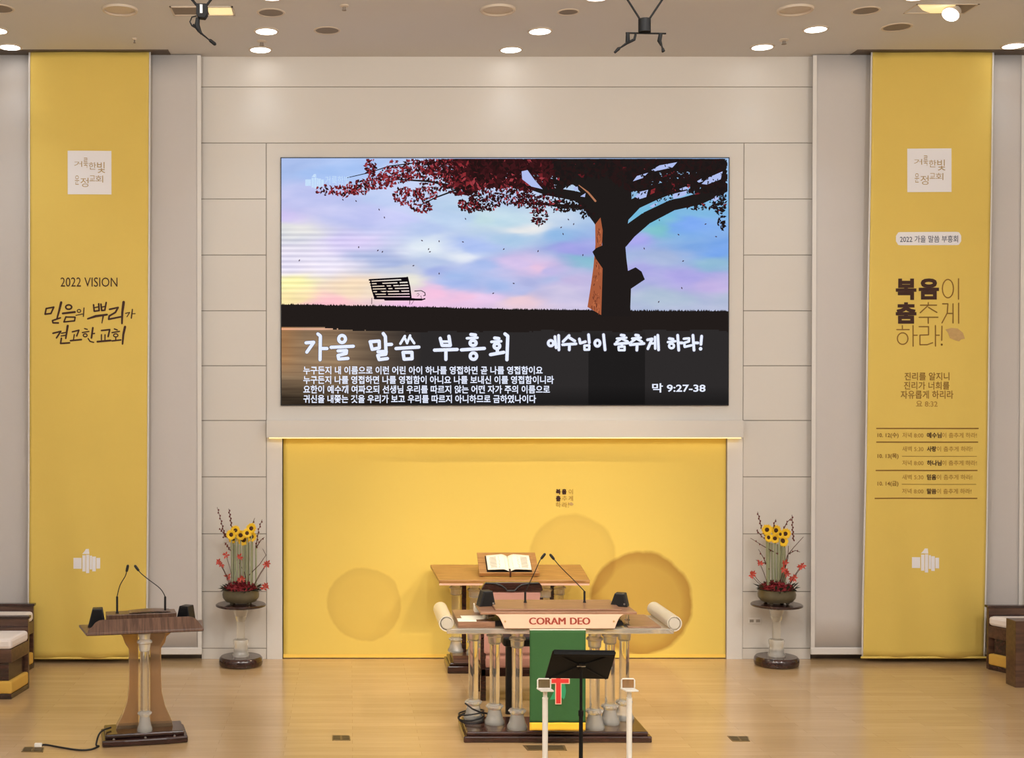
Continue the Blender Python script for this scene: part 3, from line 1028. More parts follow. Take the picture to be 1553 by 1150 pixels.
# left banner
t, f = banner((47, 43), (227, 221), 997.5, 'tall yellow banner with 2022 VISION and brush lettering, left of the stage', 0.4)
card(t, f, 103, 229)
b = MB()
text(b, '2022 VISION', (92, 178, 421, 435), NY_, 0.0, 0, f)
b.build('heading', M['print_brown'], t, o=t.location, smooth=0)
b = MB()
CAL = [('l', [(240, 425), (232, 462)]), ('l', [(240, 422), (296, 412), (275, 458), (232, 463)]), ('l', [(350, 378), (335, 440), (318, 500)], [18, 15, 11]), ('l', [(345, 490), (286, 510), (290, 526), (330, 527)]),
       ('o', 405, 412, 22, 16, 12), ('l', [(362, 458), (450, 448)], 15), ('l', [(385, 482), (370, 520), (448, 512), (452, 485), (385, 484)], 11),
       ('o', 480, 440, 13, 11, 7), ('l', [(458, 472), (506, 462)], 7), ('l', [(516, 418), (512, 480)], 8),
       ('l', [(585, 395), (590, 442), (625, 437), (622, 388)], 12), ('l', [(588, 416), (622, 410)], 9), ('l', [(638, 390), (644, 437), (666, 434), (676, 378)], 12), ('l', [(644, 412), (670, 406)], 9),
       ('l', [(543, 497), (600, 478), (682, 466)], [12, 18, 14]), ('l', [(656, 470), (645, 528)], [13, 7]),
       ('l', [(700, 428), (762, 414), (742, 450), (698, 476), (694, 500), (782, 482)], 13), ('l', [(802, 375), (792, 450), (790, 530)], [20, 17, 13]),
       ('l', [(815, 457), (846, 450), (826, 482)], 7), ('l', [(866, 428), (858, 492)], 9), ('l', [(862, 460), (886, 459)], 7),
       ('l', [(290, 602), (348, 588), (316, 636)], 12), ('l', [(398, 548), (384, 640)], [17, 11]), ('l', [(352, 602), (390, 595)], 9), ('l', [(350, 622), (388, 616)], 9), ('l', [(352, 638), (346, 676), (412, 672)], 12),
       ('l', [(432, 592), (480, 580), (464, 622)], 11), ('l', [(446, 612), (440, 650)], 9), ('l', [(418, 656), (498, 648)], 12),
       ('l', [(520, 568), (540, 574)], 9), ('l', [(504, 597), (552, 589)], 9), ('o', 525, 617, 14, 11, 9), ('l', [(580, 562), (570, 636)], 13), ('l', [(573, 606), (593, 603)], 9), ('l', [(546, 640), (560, 661), (586, 668)], 9),
       ('l', [(642, 582), (702, 575), (690, 626)], 12), ('l', [(642, 612), (642, 650)], 9), ('l', [(668, 612), (667, 648)], 9), ('l', [(613, 663), (708, 654)], 14),
       ('l', [(735, 570), (756, 578)], 10), ('l', [(718, 597), (772, 588)], 10), ('o', 745, 617, 16, 11, 9), ('l', [(745, 630), (745, 650)], 9), ('l', [(718, 657), (782, 650)], 11), ('l', [(812, 555), (800, 610), (794, 680)], [18, 16, 12])]
strokes(b, CAL, 20, 380, 4.79, 12, NY_, 0, f)
b.build('brush_lettering', M['print_brown'], t, o=t.location, smooth=0)
b = MB()
emblem(b, 112, 152, 832.5, 869, NY_, 0, f)
b.build('emblem', M['print_white'], t, o=t.location, smooth=0)

# right banner
t, f = banner((1321, 1311), (1503, 1495), 996.5, 'tall yellow banner printed with a dated meeting schedule, right of the stage', 2.1)
card(t, f, 1376, 225.5)
b = MB()
xs = [1359 + 98 * i / 28 for i in range(29)]


def ph(x):
    e = min(x - 1359, 1457 - x)
    return 10 if e > 6 else 4 + math.sqrt(max(0, 36 - (6 - e) ** 2))


for xa_, xb_ in zip(xs[:-1], xs[1:]):
    flat(b, [(xa_, 362 - ph(xa_)), (xa_, 362 + ph(xa_)), (xb_, 362 + ph(xb_)), (xb_, 362 - ph(xb_))], NY_, 0, f)
pill = b.build('title_pill', M['print_white'], t, o=t.location, smooth=0)
f2 = (lambda X, Z: f(X, Z) - 0.002)
b = MB()
text(b, '2022 가을 말씀 부흥회', (1365, 1452, 357.5, 368), NY_, 0.008, 0, f2)
b.build('title_lettering', M['print_grey'], pill, o=(0, 0, 0), smooth=0).location = -Vector(t.location)
b = MB()
for s_, bx in (('복', (1359, 1390, 422.5, 455)), ('음', (1393.5, 1423.5, 422.5, 454.5)), ('춤', (1359, 1390, 458.5, 491))):
    text(b, s_, bx, NY_, 0.02, 0, f, heavy=0.75)
TH = [('o', 635, 540, 42, 70), ('l', [(716, 465), (716, 620)]), ('l', [(488, 645), (488, 665)]), ('l', [(430, 665), (550, 665)]), ('l', [(490, 665), (428, 722)]), ('l', [(490, 682), (552, 720)]), ('l', [(420, 757), (560, 757)]), ('l', [(488, 757), (488, 803)]),
      ('l', [(595, 655), (635, 655), (630, 725), (590, 800)]), ('l', [(674, 655), (674, 800)]), ('l', [(635, 728), (674, 728)]), ('l', [(717, 650), (717, 803)]),
      ('l', [(295, 820), (295, 848)]), ('l', [(252, 850), (346, 850)]), ('o', 297, 918, 40, 44), ('l', [(375, 820), (375, 976)]), ('l', [(375, 893), (406, 893)]),
      ('l', [(420, 828), (490, 828), (490, 890), (426, 892), (426, 965), (480, 965), (520, 950)]), ('l', [(541, 820), (541, 976)]), ('l', [(541, 893), (570, 893)]), ('l', [(590, 825), (588, 932)]), ('l', [(588, 964), (588, 965)], 16)]
strokes(b, TH, 1310, 330, 5.0, 9, NY_, 1, f)
flat(b, [(1310 + x / 5, 330 + y / 5) for x, y in ((615, 850), (660, 838), (710, 842), (750, 875), (765, 920), (735, 925), (720, 940), (690, 932), (650, 915), (635, 875))], NY_, 2, f)
b.build('title', [M['print_brown'], M['print_mid'], M['print_leaf'], M['print_light'], M['print_mid'], M['print_white']], t, o=t.location, smooth=0)
b = MB()
for s_, bx, mi in (('진리를 알지니', (1372, 1439, 565, 577), 1), ('진리가 너희를', (1371, 1439, 579, 591), 1), ('자유롭게 하리라', (1366, 1445, 592.5, 605), 1), ('요 8:32', (1389, 1421, 608, 617), 3)):
    text(b, s_, bx, NY_, 0.012, mi, f)
b.build('verse', [M['print_brown'], M['print_mid'], M['print_leaf'], M['print_light']], t, o=t.location, smooth=0)
for y, x0, x1, wd in ((650, 1328.5, 1484, 0.9), (670.7, 1328.5, 1483, 0.9), (713.7, 1327.5, 1482, 0.9), (756, 1326, 1482, 0.9), (692.3, 1368, 1481, 0.35), (734.8, 1368, 1480, 0.35)):
    b = MB()
    for i in range(12):
        a, c = x0 + (x1 - x0) * i / 12, x0 + (x1 - x0) * (i + 1) / 12
        flat(b, [(a, y - wd), (a, y + wd), (c, y + wd), (c, y - wd)], NY_, 0, f)
    b.build('table_rule', M['print_mid'], t, o=t.location, smooth=0)
for s_, yc in (('10. 12(수)', 660.8), ('10. 13(목)', 692.5), ('10. 14(금)', 734.3)):
    b = MB()
    text(b, s_, (1330.5, 1363, yc - 4.4, yc + 4.2), NY_, 0.018, 0, f)
    b.build('schedule_date', M['print_mid'], t, o=t.location, smooth=0)
for s_, bo, yc, xe in (('저녁 8:00', '예수님', 660.3, 1481), ('새벽 5:30', '사랑', 681, 1474), ('저녁 8:00', '하나님', 702.3, 1481), ('새벽 5:30', '믿음', 723.8, 1474), ('저녁 8:00', '말씀', 745.2, 1473)):
    xb = 1427 if len(bo) == 3 else 1419
    b = MB()
    text(b, s_, (1368.5, 1400, yc - 4, yc + 4), NY_, 0.01, 0, f)
    b.build('schedule_time', M['print_light'], t, o=t.location, smooth=0)
    b = MB()
    text(b, bo, (1405, xb, yc - 4.2, yc + 4.2), NY_, 0.03, 0, f)
    b.build('schedule_word', M['print_brown'], t, o=t.location, smooth=0)
    b = MB()
    text(b, '이 춤추게 하라!', (xb + 0.8, xe, yc - 4, yc + 4), NY_, 0.01, 0, f)
    b.build('schedule_phrase', M['print_light'], t, o=t.location, smooth=0)
b = MB()
emblem(b, 1384, 1423, 832, 868.5, NY_, 0, f)
b.build('emblem', M['print_white'], t, o=t.location, smooth=0)

# ------------------------------------------------------------------ ceiling fixtures
def downlight(px, py, label, watts=60, r=0.125, on=True):
    x, y = AT(px, py, CEIL)
    t = thing('downlight', (x, y, CEIL), label, 'ceiling light', 'lit downlights over the stage')
    b = MB()
    b.lathe([(r, 0), (r, -0.012), (r + 0.022, -0.010), (r + 0.026, 0.0)], seg=32)
    b.build('trim_ring', M['fixture'], t)
    b = MB()
    b.lathe([(r - 0.001, -0.004), (r - 0.001, -0.009), (r - 0.02, -0.011)], seg=32)
    b.build('diffuser', M['lamp_on'], t)
    o = spot('downlight_lamp', (0, 0, -0.03), (0, 0, -1), watts, COOL, 96, 1.0, 0.1)
    o.parent = t
    return t


WN = 85
for px, py, s_, wt in ((404, 47, 'lit round downlight nearer of the two left of the big screen', WN), (395, 75, 'lit round downlight close to the wall above the upper left corner of the big screen', WN),
                       (819, 47, 'lit round downlight nearer of the two above the middle of the big screen', WN), (775, 75, 'lit round downlight close to the wall above the middle of the big screen', WN),
                       (1237, 44, 'lit round downlight nearer of the two between screen and right banner', WN), (1156, 71, 'lit round downlight close to the wall above the upper right corner of the big screen', WN),
                       (1537, 69, 'lit round downlight at the right edge, above the grey roller screen', WN), (15, 71, 'lit round downlight at the left edge, lower of the two there', WN),
                       (-6, 46, 'lit round downlight cut off by the left edge, upper of the two there', WN),
                       (412, -6, 'lit round downlight at the top edge, right of the left hanging microphone', WN), (906, -5, 'lit round downlight at the top edge, left of the right hanging microphones', WN), (1391, -6, 'lit round downlight at the top edge, above the tilted spotlight', WN)):
    downlight(px, py, s_, 14 if py > 60 else wt)


def unlit(px, py, r, kind, label):
    x, y = AT(px, py, CEIL)
    if kind == 'speaker':
        t = thing('ceiling_speaker', (x, y, CEIL), label, 'ceiling speaker', 'round ceiling speakers')
        b = MB()
        b.lathe([(r * 0.82, 0), (r * 0.82, -0.01), (r * 0.86, -0.024), (r * 0.97, -0.024), (r, 0.0)], seg=36)
        b.build('trim_ring', M['fixture'], t)
        b = MB()
        b.lathe([(r * 0.82, -0.003), (r * 0.5, -0.004), (0.01, -0.004)], seg=36)
        b.build('grille', M['fixture'], t)
    elif kind == 'off':
        t = thing('downlight', (x, y, CEIL), label, 'ceiling light', 'unlit downlights')
        b = MB()
        b.lathe([(r * 0.88, 0), (r * 0.88, -0.008), (r, -0.008), (r + 0.006, 0.0)], seg=32)
        b.build('trim_ring', M['fixture'], t)
        b = MB()
        b.lathe([(r * 0.88, -0.002), (0.01, -0.003)], seg=32)
        b.build('diffuser', M['hole'], t)
    else:
        t = thing('ceiling_sprinkler', (x, y, CEIL), label, 'sprinkler', 'small ceiling sprinklers')
        b = MB()
        b.lathe([(r, 0), (r, -0.01), (r * 0.6, -0.02)], seg=20)
        b.build('plate', M['fixture'], t)
        b = MB()
        b.lathe([(r * 0.35, -0.02), (r * 0.35, -0.05), (r * 0.5, -0.052), (r * 0.5, -0.058)], seg=14)
        b.build('head', M['hole'], t)


unlit(182, 14, 0.2, 'speaker', 'round ceiling speaker above the left yellow banner')
unlit(755, 14, 0.2, 'speaker', 'round ceiling speaker above the middle of the big screen')
unlit(1206, 14, 0.2, 'speaker', 'round ceiling speaker left of the tilted spotlight, nearer the right banner')
unlit(-2, 13, 0.17, 'off', 'unlit round downlight cut off by the left edge of the photo')
unlit(411, 19, 0.155, 'off', 'unlit round downlight right of the left rectangular fixture')
unlit(496, 46, 0.155, 'off', 'unlit round downlight above the upper left part of the big screen')
unlit(862, 18, 0.12, 'off', 'small unlit round downlight left of the right hanging microphones')
unlit(1313, 16, 0.155, 'off', 'unlit round downlight just left of the tilted spotlight')
unlit(1360, 41, 0.17, 'off', 'unlit round downlight above the top of the right yellow banner')
unlit(397, 62, 0.06, 'sprinkler', 'small sprinkler between the two downlights left of the big screen')
unlit(1189, 60, 0.06, 'sprinkler', 'small sprinkler between the two downlights right of the big screen')
unlit(204, 58, 0.03, 'sprinkler', 'tiny sprinkler above the left yellow banner')
unlit(522, 8, 0.05, 'sprinkler', 'small bright sprinkler at the top edge, above the left half of the big screen')

# rectangular spotlight wells
xa, ya = AT(260, 16, CEIL)
xb, yb = AT(355, 16, CEIL)
t = thing('recessed_spotlight', ((xa + xb) / 2, ya, CEIL), 'rectangular recessed light with a glowing yellow right half, behind the left hanging microphone', 'ceiling light')
hw = (xb - xa) / 2
b = MB()
for q in ((-hw, -hw + 0.02, -0.16, 0.16), (hw - 0.02, hw, -0.16, 0.16), (-hw, hw, -0.16, -0.14), (-hw, hw, 0.14, 0.16)):
    b.box(*q, -0.012, 0)
b.build('frame', M['fixture'], t, smooth=0)
b = MB()
b.box(-hw + 0.02, 0.06, -0.14, 0.14, -0.004, 0)
b.build('shutter_panel', M['hole'], t, smooth=0)
b = MB()
b.box(0.06, hw - 0.02, -0.14, 0.14, -0.004, 0)
b.build('reflector', M['warm_on'], t, smooth=0)

xa, ya = AT(1380, 13, CEIL)
xb, yb = AT(1474, 13, CEIL)
t = thing('recessed_spotlight', ((xa + xb) / 2, ya, CEIL), 'tilted white spotlight in a yellow lit recess above the right banner', 'ceiling light')
hw = (xb - xa) / 2
b = MB()
for q in ((-hw, -hw + 0.012, -0.17, 0.17), (hw - 0.02, hw, -0.17, 0.17), (-hw, hw, -0.17, -0.158), (-hw, hw, 0.15, 0.17)):
    b.box(*q, -0.008, 0)
b.build('frame', M['fixture'], t, smooth=0)
b = MB()
b.prism([(-hw + 0.012, -0.158), (0.1, -0.158), (0.1, 0.15), (-0.05, 0.15), (-0.18, 0.05)], -0.004, 0, 'z')
b.build('reflector', M['warm_on'], t, smooth=0)
b = MB()
b.box(0.1, hw - 0.02, -0.158, 0.15, -0.004, 0)
b.build('shutter_panel', M['hole'], t, smooth=0)
Mh = Matrix.Translation((0.1, -0.04, -0.06)) @ Euler((R(-20), R(36), 0)).to_matrix().to_4x4()
b = MB()
b.lathe([(0.05, 0.08), (0.09, 0.04), (0.098, -0.03), (0.09, -0.03)], seg=24, M=Mh)
hd = b.build('lamp_head', M['fixture'], t)
b = MB()
b.lathe([(0.09, -0.030), (0.088, -0.034), (0.01, -0.034)], seg=24, M=Mh)
b.build('lens', M['lamp_on'], hd)


# ------------------------------------------------------------------ hanging choir microphones
def hang_px(px, py, Y):
    X, Z = P(px, py, Y)
    return Vector((X, Y, Z))


HY = -7.5
c0 = hang_px(304, 19, HY)
t = thing('hanging_microphone', c0, 'black microphone on a curved arm hanging from two cables near the left banner', 'microphone', 'microphones hanging over the stage')


def loc(px, py, dy=0.0, Y=HY):
    return hang_px(px, py, Y) + Vector((0, dy, 0)) - t.location


def cable_up(px0, py0, px1, py1):
    a, c = loc(px0, py0), loc(px1, py1)
    top = CEIL - t.location.z
    d = c - a
    return [a, a + d * ((top - a.z) / d.z)]


b = MB()
b.tube(cable_up(300, 10, 290, -2), 0.0085)
b.build('cable', M['mic_black'], t)
b = MB()
b.tube(cable_up(312, 10, 321, -2), 0.0085)
b.build('cable', M['mic_black'], t)
b = MB()
pp = [loc(x, y) for x, y in ((298, 7), (313, 7), (315, 10), (315, 23), (311, 29), (302, 28), (298, 23))]
b.prism([(p.x, p.z) for p in pp], -0.03, 0.03)
b.build('clamp', M['mic_black'], t, bevel=0.004, smooth=0)
b = MB()
b.box(loc(304, 0).x, loc(308, 0).x, -0.034, -0.029, loc(0, 22).z, loc(0, 9).z)
b.build('clip', M['steel'], t, smooth=0)
b = MB()
b.tube([loc(298, 24), loc(291, 26), (loc(288, 33)), loc(291, 39), loc(298, 43)], 0.005)
b.build('lead', M['mic_black'], t)
b = MB()
b.tube([loc(300, 27), loc(299, 38), loc(302, 46), loc(306, 52)], [0.014, 0.018, 0.015, 0.006], 10)
b.build('shock_mount', M['mic_black'], t)
b = MB()
b.tube([loc(293, 37), loc(300, 45), loc(308, 53), loc(318, 61)], [0.007, 0.009, 0.006, 0.0045])
b.build('arm', M['mic_black'], t)
b = MB()
b.tube([loc(317, 60), loc(319, 61.5), loc(326, 67), loc(327.5, 68)], [0.006, 0.0115, 0.012, 0.006], 10)
b.build('capsule', M['mic_black'], t)

HY = -7.5
c0 = hang_px(977, 40, HY)
t = thing('hanging_microphone', c0, 'pair of black microphones on a crossbar hanging from two cables near the right banner', 'microphone', 'microphones hanging over the stage')
b = MB()
b.tube(cable_up(971, 30, 952, 0), 0.007)
b.build('cable', M['mic_black'], t)
b = MB()
b.tube(cable_up(984, 30, 1004, 0), 0.007)
b.build('cable', M['mic_black'], t)
b = MB()
b.tube([loc(977.5, 29), loc(977.5, 49)], 0.042, 20)
b.build('clamp', M['mic_black'], t)
b = MB()
b.tube([loc(949, 50), loc(977, 50.5), loc(1010, 51)], 0.006)
b.build('crossbar', M['mic_black'], t)
for q in ([(952, 50), (952, 62), (950, 66)], [(1002, 51), (1000, 62), (1003, 69)]):
    b = MB()
    b.tube([loc(*p) for p in q], [0.013, 0.015, 0.008], 10)
    sm = b.build('shock_mount', M['mic_black'], t)
b = MB()
b.tube([loc(964, 52), loc(962, 60), loc(950, 66), loc(940, 73)], [0.008, 0.01, 0.009, 0.005])
b.build('arm', M['mic_black'], t)
b = MB()
b.tube([loc(941, 72), loc(938, 74), loc(932, 80)], [0.006, 0.012, 0.008], 10)
b.build('capsule', M['mic_black'], t)
b = MB()
b.tube([loc(1003, 68), loc(1005, 74)], 0.006)
b.build('arm', M['mic_black'], t)
b = MB()
b.tube([loc(1005, 73), loc(1006, 78), loc(1006.5, 79)], [0.008, 0.013, 0.009], 10)
b.build('capsule', M['mic_black'], t)


# ------------------------------------------------------------------ acrylic column (shaft with capital and foot)
def column(parent, x, y, z0, z1, r=0.048, foot=0.2, cap=0.17, seg=24, footr=0.10, capr=0.08, mats=None):
    b = MB()
    b.lathe([(r, foot - 0.02), (r, z1 - z0 - cap + 0.02)], x, y, z0, seg)
    sh = b.build('column', M['acrylic'], parent)
    b = MB()
    f = foot
    b.lathe([(footr, 0), (footr * 1.02, 0.012), (footr * 0.99, 0.03), (footr * 0.84, f * 0.28), (footr * 0.7, f * 0.55), (footr * 0.63, f * 0.72), (footr * 0.76, f * 0.78), (footr * 0.80, f * 0.86), (footr * 0.76, f * 0.95), (r, f)], x, y, z0, seg)
    for k in range(10):
        a = 2 * math.pi * k / 10
        b.ball((x + footr * 0.76 * math.cos(a), y + footr * 0.76 * math.sin(a), z0 + f * 0.87), 0.014, seg=8)
    b.build('foot', M['frost'], sh)
    b = MB()
    h = z1 - z0
    b.lathe([(r, h - cap), (r * 1.25, h - cap + 0.01), (capr * 0.82, h - cap * 0.62), (capr * 1.02, h - cap * 0.56), (capr * 0.98, h - cap * 0.48), (capr * 0.72, h - cap * 0.4), (capr * 0.84, h - cap * 0.12), (capr * 1.0, h - 0.012), (capr * 1.0, h)], x, y, z0, seg)
    b.build('capital', M['frost'], sh)
    return sh


def slab_base(parent, x0, x1, y0, y1, h, mat_, name='base', step=0.03):
    b = MB()
    b.prism([(x0, y0), (x1, y0), (x1, y1), (x0, y1)], 0, h * 0.62, 'z')
    b.prism([(x0 + step, y0 + step), (x1 - step, y0 + step), (x1 - step, y1 - step), (x0 + step, y1 - step)], h * 0.62, h, 'z')
    return b.build(name, mat_, parent, bevel=min(0.012, h * 0.15), smooth=0)


def gooseneck(loc_, label, pts, group, r=0.0045):
    """pts are relative to loc_: base sleeve 0-1, then the neck, then the head"""
    t = thing('gooseneck_microphone', loc_, label, 'microphone', group)
    pts = [Vector(p) for p in pts]
    b = MB()
    b.lathe([(0.016, 0), (0.016, 0.008), (0.011, 0.012), (0.0105, (pts[1] - pts[0]).length)], seg=14)
    b.build('base_sleeve', M['black'], t)
    # smooth curve through the neck points
    q = pts[1:]
    cur = []
    for i in range(len(q) - 1):
        p0, p1, p2, p3 = q[max(i - 1, 0)], q[i], q[i + 1], q[min(i + 2, len(q) - 1)]
        for k in range(6):
            s_ = k / 6
            cur.append(0.5 * ((2 * p1) + (p2 - p0) * s_ + (2 * p0 - 5 * p1 + 4 * p2 - p3) * s_ ** 2 + (3 * p1 - p0 - 3 * p2 + p3) * s_ ** 3))
    cur.append(q[-1])
    b = MB()
    b.tube(cur, r)
    b.build('neck', M['black_metal'], t)
    d = (cur[-1] - cur[-3]).normalized()
    b = MB()
    e = cur[-1]
    b.tube([e - d * 0.02, e - d * 0.012, e + d * 0.012, e + d * 0.045, e + d * 0.055], [r, 0.012, 0.014, 0.013, 0.005], 12)
    b.build('head', M['black'], t)
    return t


def wedge(loc_, rz, label, group, w_=0.165, h=0.13, d=0.11, mirror=1):
    t = thing('monitor_speaker', loc_, label, 'speaker', group, rz)
    b = MB()
    b.prism([(-w_ / 2, 0), (w_ / 2, 0), (w_ / 2 - 0.03, h), (-w_ / 2 + 0.045, h)], -d / 2, d / 2)
    b.build('cabinet', M['black'], t, bevel=0.006, smooth=0)
    b = MB()
    b.prism([(-w_ / 2 + 0.025, 0.015), (w_ / 2 - 0.02, 0.015), (w_ / 2 - 0.04, h - 0.015), (-w_ / 2 + 0.055, h - 0.015)], -d / 2 - 0.003, -d / 2)
    b.build('grille', M['black_metal'], t, smooth=0)
    b = MB()
    b.lathe([(0.009, -0.004), (0.009, 0.004)], seg=14, M=Matrix.Translation((w_ / 2 - 0.028, -d / 2 - 0.004, 0.03)) @ Euler((R(90), 0, 0)).to_matrix().to_4x4())
    b.build('badge', M['steel'], t)
    return t


# ------------------------------------------------------------------ pulpit
PXC, PYC = 0.045, -3.55
pul = thing('pulpit', (PXC, PYC, 0), 'wide clear acrylic pulpit on six columns with a CORAM DEO name board and scroll ends', 'pulpit')
slab_base(pul, -0.915, 0.915, -0.32, 0.33, 0.10, M['darkwood'])
for x, y in ((-0.375, -0.16), (0.385, -0.16), (-0.575, 0.03), (0.575, 0.03), (-0.77, 0.2), (0.755, 0.2)):
    column(pul, x, y, 0.10, 1.085, 0.05, 0.2, 0.19, 24, 0.1, 0.082)
ZS = 1.085
b = MB()
b.box(-1.09, 1.09, -0.45, 0.32, ZS, ZS + 0.05)
b.build('tabletop', M['slab'], pul, bevel=0.008, smooth=0)
for s_ in (-1, 1):
    b = MB()
    pts = []
    for k in range(30):                       # spiral scroll section
        a = k / 29 * 2 * math.pi * 1.35
        r = 0.082 - 0.028 * k / 29
        pts.append((s_ * 1.09 + s_ * r * math.sin(a), ZS + 0.105 - r * math.cos(a)))
    inner = [(s_ * 1.09 + (x - s_ * 1.09) * 0.84, ZS + 0.105 + (z - ZS - 0.105) * 0.84) for x, z in reversed(pts)]
    b.prism(pts + inner, -0.45, 0.36)
    sc_ = b.build('scroll_end', M['scroll'], pul)
    b = MB()
    b.lathe([(0.052, -0.46), (0.052, 0.37)], seg=20, M=Matrix.Translation((s_ * 1.09, 0, ZS + 0.105)) @ Euler((R(-90), 0, 0)).to_matrix().to_4x4())
    b.build('scroll_core', M['scroll'], sc_)
for x0, x1, h in ((-0.98, -0.62, 0.06), (0.66, 0.98, 0.012)):
    b = MB()
    b.box(x0, x1, -0.40, 0.28, ZS + 0.05, ZS + 0.05 + h)
    b.build('side_board', M['deskwood'], pul, bevel=0.004, smooth=0)
# raised reading desk
for x in (-0.69, 0.675):
    for y in (-0.3, 0.12):
        b = MB()
        b.lathe([(0.035, 0), (0.035, 0.012), (0.016, 0.02), (0.016, 0.05), (0.028, 0.06), (0.016, 0.07), (0.016, 0.135)], x, y, ZS + 0.05, 14)
        b.build('standoff', M['acrylic'], pul)
b = MB()
b.prism([(-0.66, 0.0), (0.63, 0.0), (0.61, 0.05), (-0.64, 0.05)], -0.36, 0.05, 'y', M=Matrix.Translation((0, 0, ZS + 0.062)))
b.build('under_tray', M['black'], pul, smooth=0)
b = MB()
b.box(-0.77, 0.73, -0.47, 0.10, ZS + 0.19, ZS + 0.215)
b.build('reading_desk', M['deskwood'], pul, bevel=0.005, smooth=0)
b = MB()
b.box(-0.62, 0.60, -0.40, 0.16, ZS + 0.215, ZS + 0.232)
b.build('reading_board', M['deskwood'], pul, bevel=0.004, smooth=0)
# name board with waisted ends
b = MB()
prof = []
for k in range(7):
    q = k / 6
    prof.append((-0.628 + 0.085 * q ** 0.55 * 1.0, 0.195 - 0.135 * q))
R_ = [(-x - 0.03, z) for x, z in reversed(prof)]
Mn = Matrix.Translation((0, -0.485, ZS)) @ Euler((R(-6), 0, 0)).to_matrix().to_4x4()
b.prism(prof + R_, -0.012, 0.012, 'y', M=Mn)
nb = b.build('name_board', M['cream'], pul, bevel=0.003, smooth=0)
for word, wx0, wx1 in (('CORAM', -0.305, 0.04), ('DEO', 0.088, 0.275)):
    b = MB()
    vs, fs = glyphs(word, 0.0)
    xa, xb = min(v[0] for v in vs), max(v[0] for v in vs)
    ya, yb = min(v[1] for v in vs), max(v[1] for v in vs)
    for dx in (0, 0.003, -0.003, 0.005):
        b.add([Mn @ Vector((wx0 + (x - xa) / (xb - xa) * (wx1 - wx0) + dx, -0.014 - abs(dx) * 0.01, 0.098 + (y - ya) / (yb - ya) * 0.066)) for x, y in vs], fs)
    b.build('lettering', M['red_letter'], nb, smooth=0)
for x in (-0.535, 0.505):
    b = MB()
    b.lathe([(0.009, 0), (0.009, 0.006), (0.004, 0.008)], seg=12, M=Mn @ Matrix.Translation((x, -0.012, 0.128)) @ Euler((R(90), 0, 0)).to_matrix().to_4x4())
    b.build('screw', M['print_gold'], nb)

# papers and a cable on the pulpit
ZT = ZS + 0.11
t = thing('paper_sheet', (PXC - 0.77, PYC - 0.2, ZT), 'white curled paper sheet on the left side board of the pulpit', 'paper')
b = MB()
b.grid(lambda u, v: (-0.16 + 0.32 * u, -0.1 + 0.22 * v, 0.004 + 0.03 * max(0, u - 0.55) ** 1.5 * 3), 12, 4)
b.build('sheet', M['paper'], t, solid=0.003)
b = MB()
b.tube([(0.06, -0.08, 0.03), (0.1, 0.06, 0.035)], 0.022, 12)
b.build('rolled_edge', M['paper'], t)
t = tag(MB().box(PXC - 0.98, PXC - 0.80, PYC - 0.40, PYC - 0.28, ZT, ZT + 0.012).build('booklet', M['paper'], bevel=0.002, smooth=0), 'thin white booklet at the left front corner of the pulpit', 'booklet')
t = thing('tissue_box', (PXC - 0.86, PYC + 0.17, ZT), 'small cream box at the back of the pulpit left board', 'box')
t.location.x = PXC - 0.70
b = MB()
b.box(-0.07, 0.07, -0.06, 0.06, 0, 0.076)
b.build('carton', M['paper'], t, bevel=0.004, smooth=0)
b = MB()
b.box(-0.03, 0.02, -0.0605, -0.06, 0.01, 0.03)
b.build('printed_mark', M['print_brown'], t, smooth=0)

ZD = ZS + 0.215
wedge((PXC - 0.68, PYC - 0.1, ZD), R(14), 'black wedge speaker on the left end of the pulpit desk', 'small monitor speakers on the pulpit', 0.17, 0.15)
wedge((PXC + 0.64, PYC - 0.12, ZD), R(-24), 'black wedge speaker on the right end of the pulpit desk', 'small monitor speakers on the pulpit', 0.17, 0.13)
ZB = ZS + 0.232
for px, tip, s_ in ((797, [(797, 898), (811, 868), (818, 852), (822, 846)], 'gooseneck microphone left of the two on the pulpit desk'), (887, [(887, 897), (870, 880), (850, 860), (839, 847)], 'gooseneck microphone right of the two on the pulpit desk')):
    ym = PYC - 0.02
    x0 = PX(px, ym)
    l0 = Vector((x0, ym, ZB))
    pts = [Vector((0, 0, 0))] + [hang_px(a, c, ym) - l0 for a, c in tip]
    pts[1].x = 0
    gooseneck(l0, s_, pts, 'gooseneck microphones on the pulpit')

# green parament hanging from the front
GY = PYC - 0.475
gx0, gx1, gz0, gz1 = PX(804, GY), PX(889, GY), PZ(1108, GY), PZ(956, GY)
gr = thing('altar_cloth', ((gx0 + gx1) / 2, GY, gz0), 'green cloth with a red cross and yellow hem hanging on the pulpit front', 'cloth')
gw = (gx1 - gx0) / 2


def gwave(u, v):
    return 0.004 * math.sin(u * 14) * (1 - v)


b = MB()
b.grid(lambda u, v: (-gw + 2 * gw * u, gwave(u, v), 0.075 + (gz1 - gz0 - 0.075) * v), 20, 30)
zt = gz1 - gz0
b.build('cloth', M['green'], gr, solid=0.006)
b = MB()
b.grid(lambda u, v: (-gw + 2 * gw * u, gwave(u, 0), 0.075 * v), 20, 4)
b.build('hem', M['yellow_fringe'], gr, solid=0.007)
b = MB()
b.box(-gw, gw, -0.006, 0.13, zt, zt + 0.012)
b.build('top_fold', M['paper'], gr, smooth=0)
k = 1 / (FPX / (GY - CAMY))


def gp(px, py, d):
    X, Z = P(px, py, GY + d)
    return (X - gr.location.x, Z - gz0)


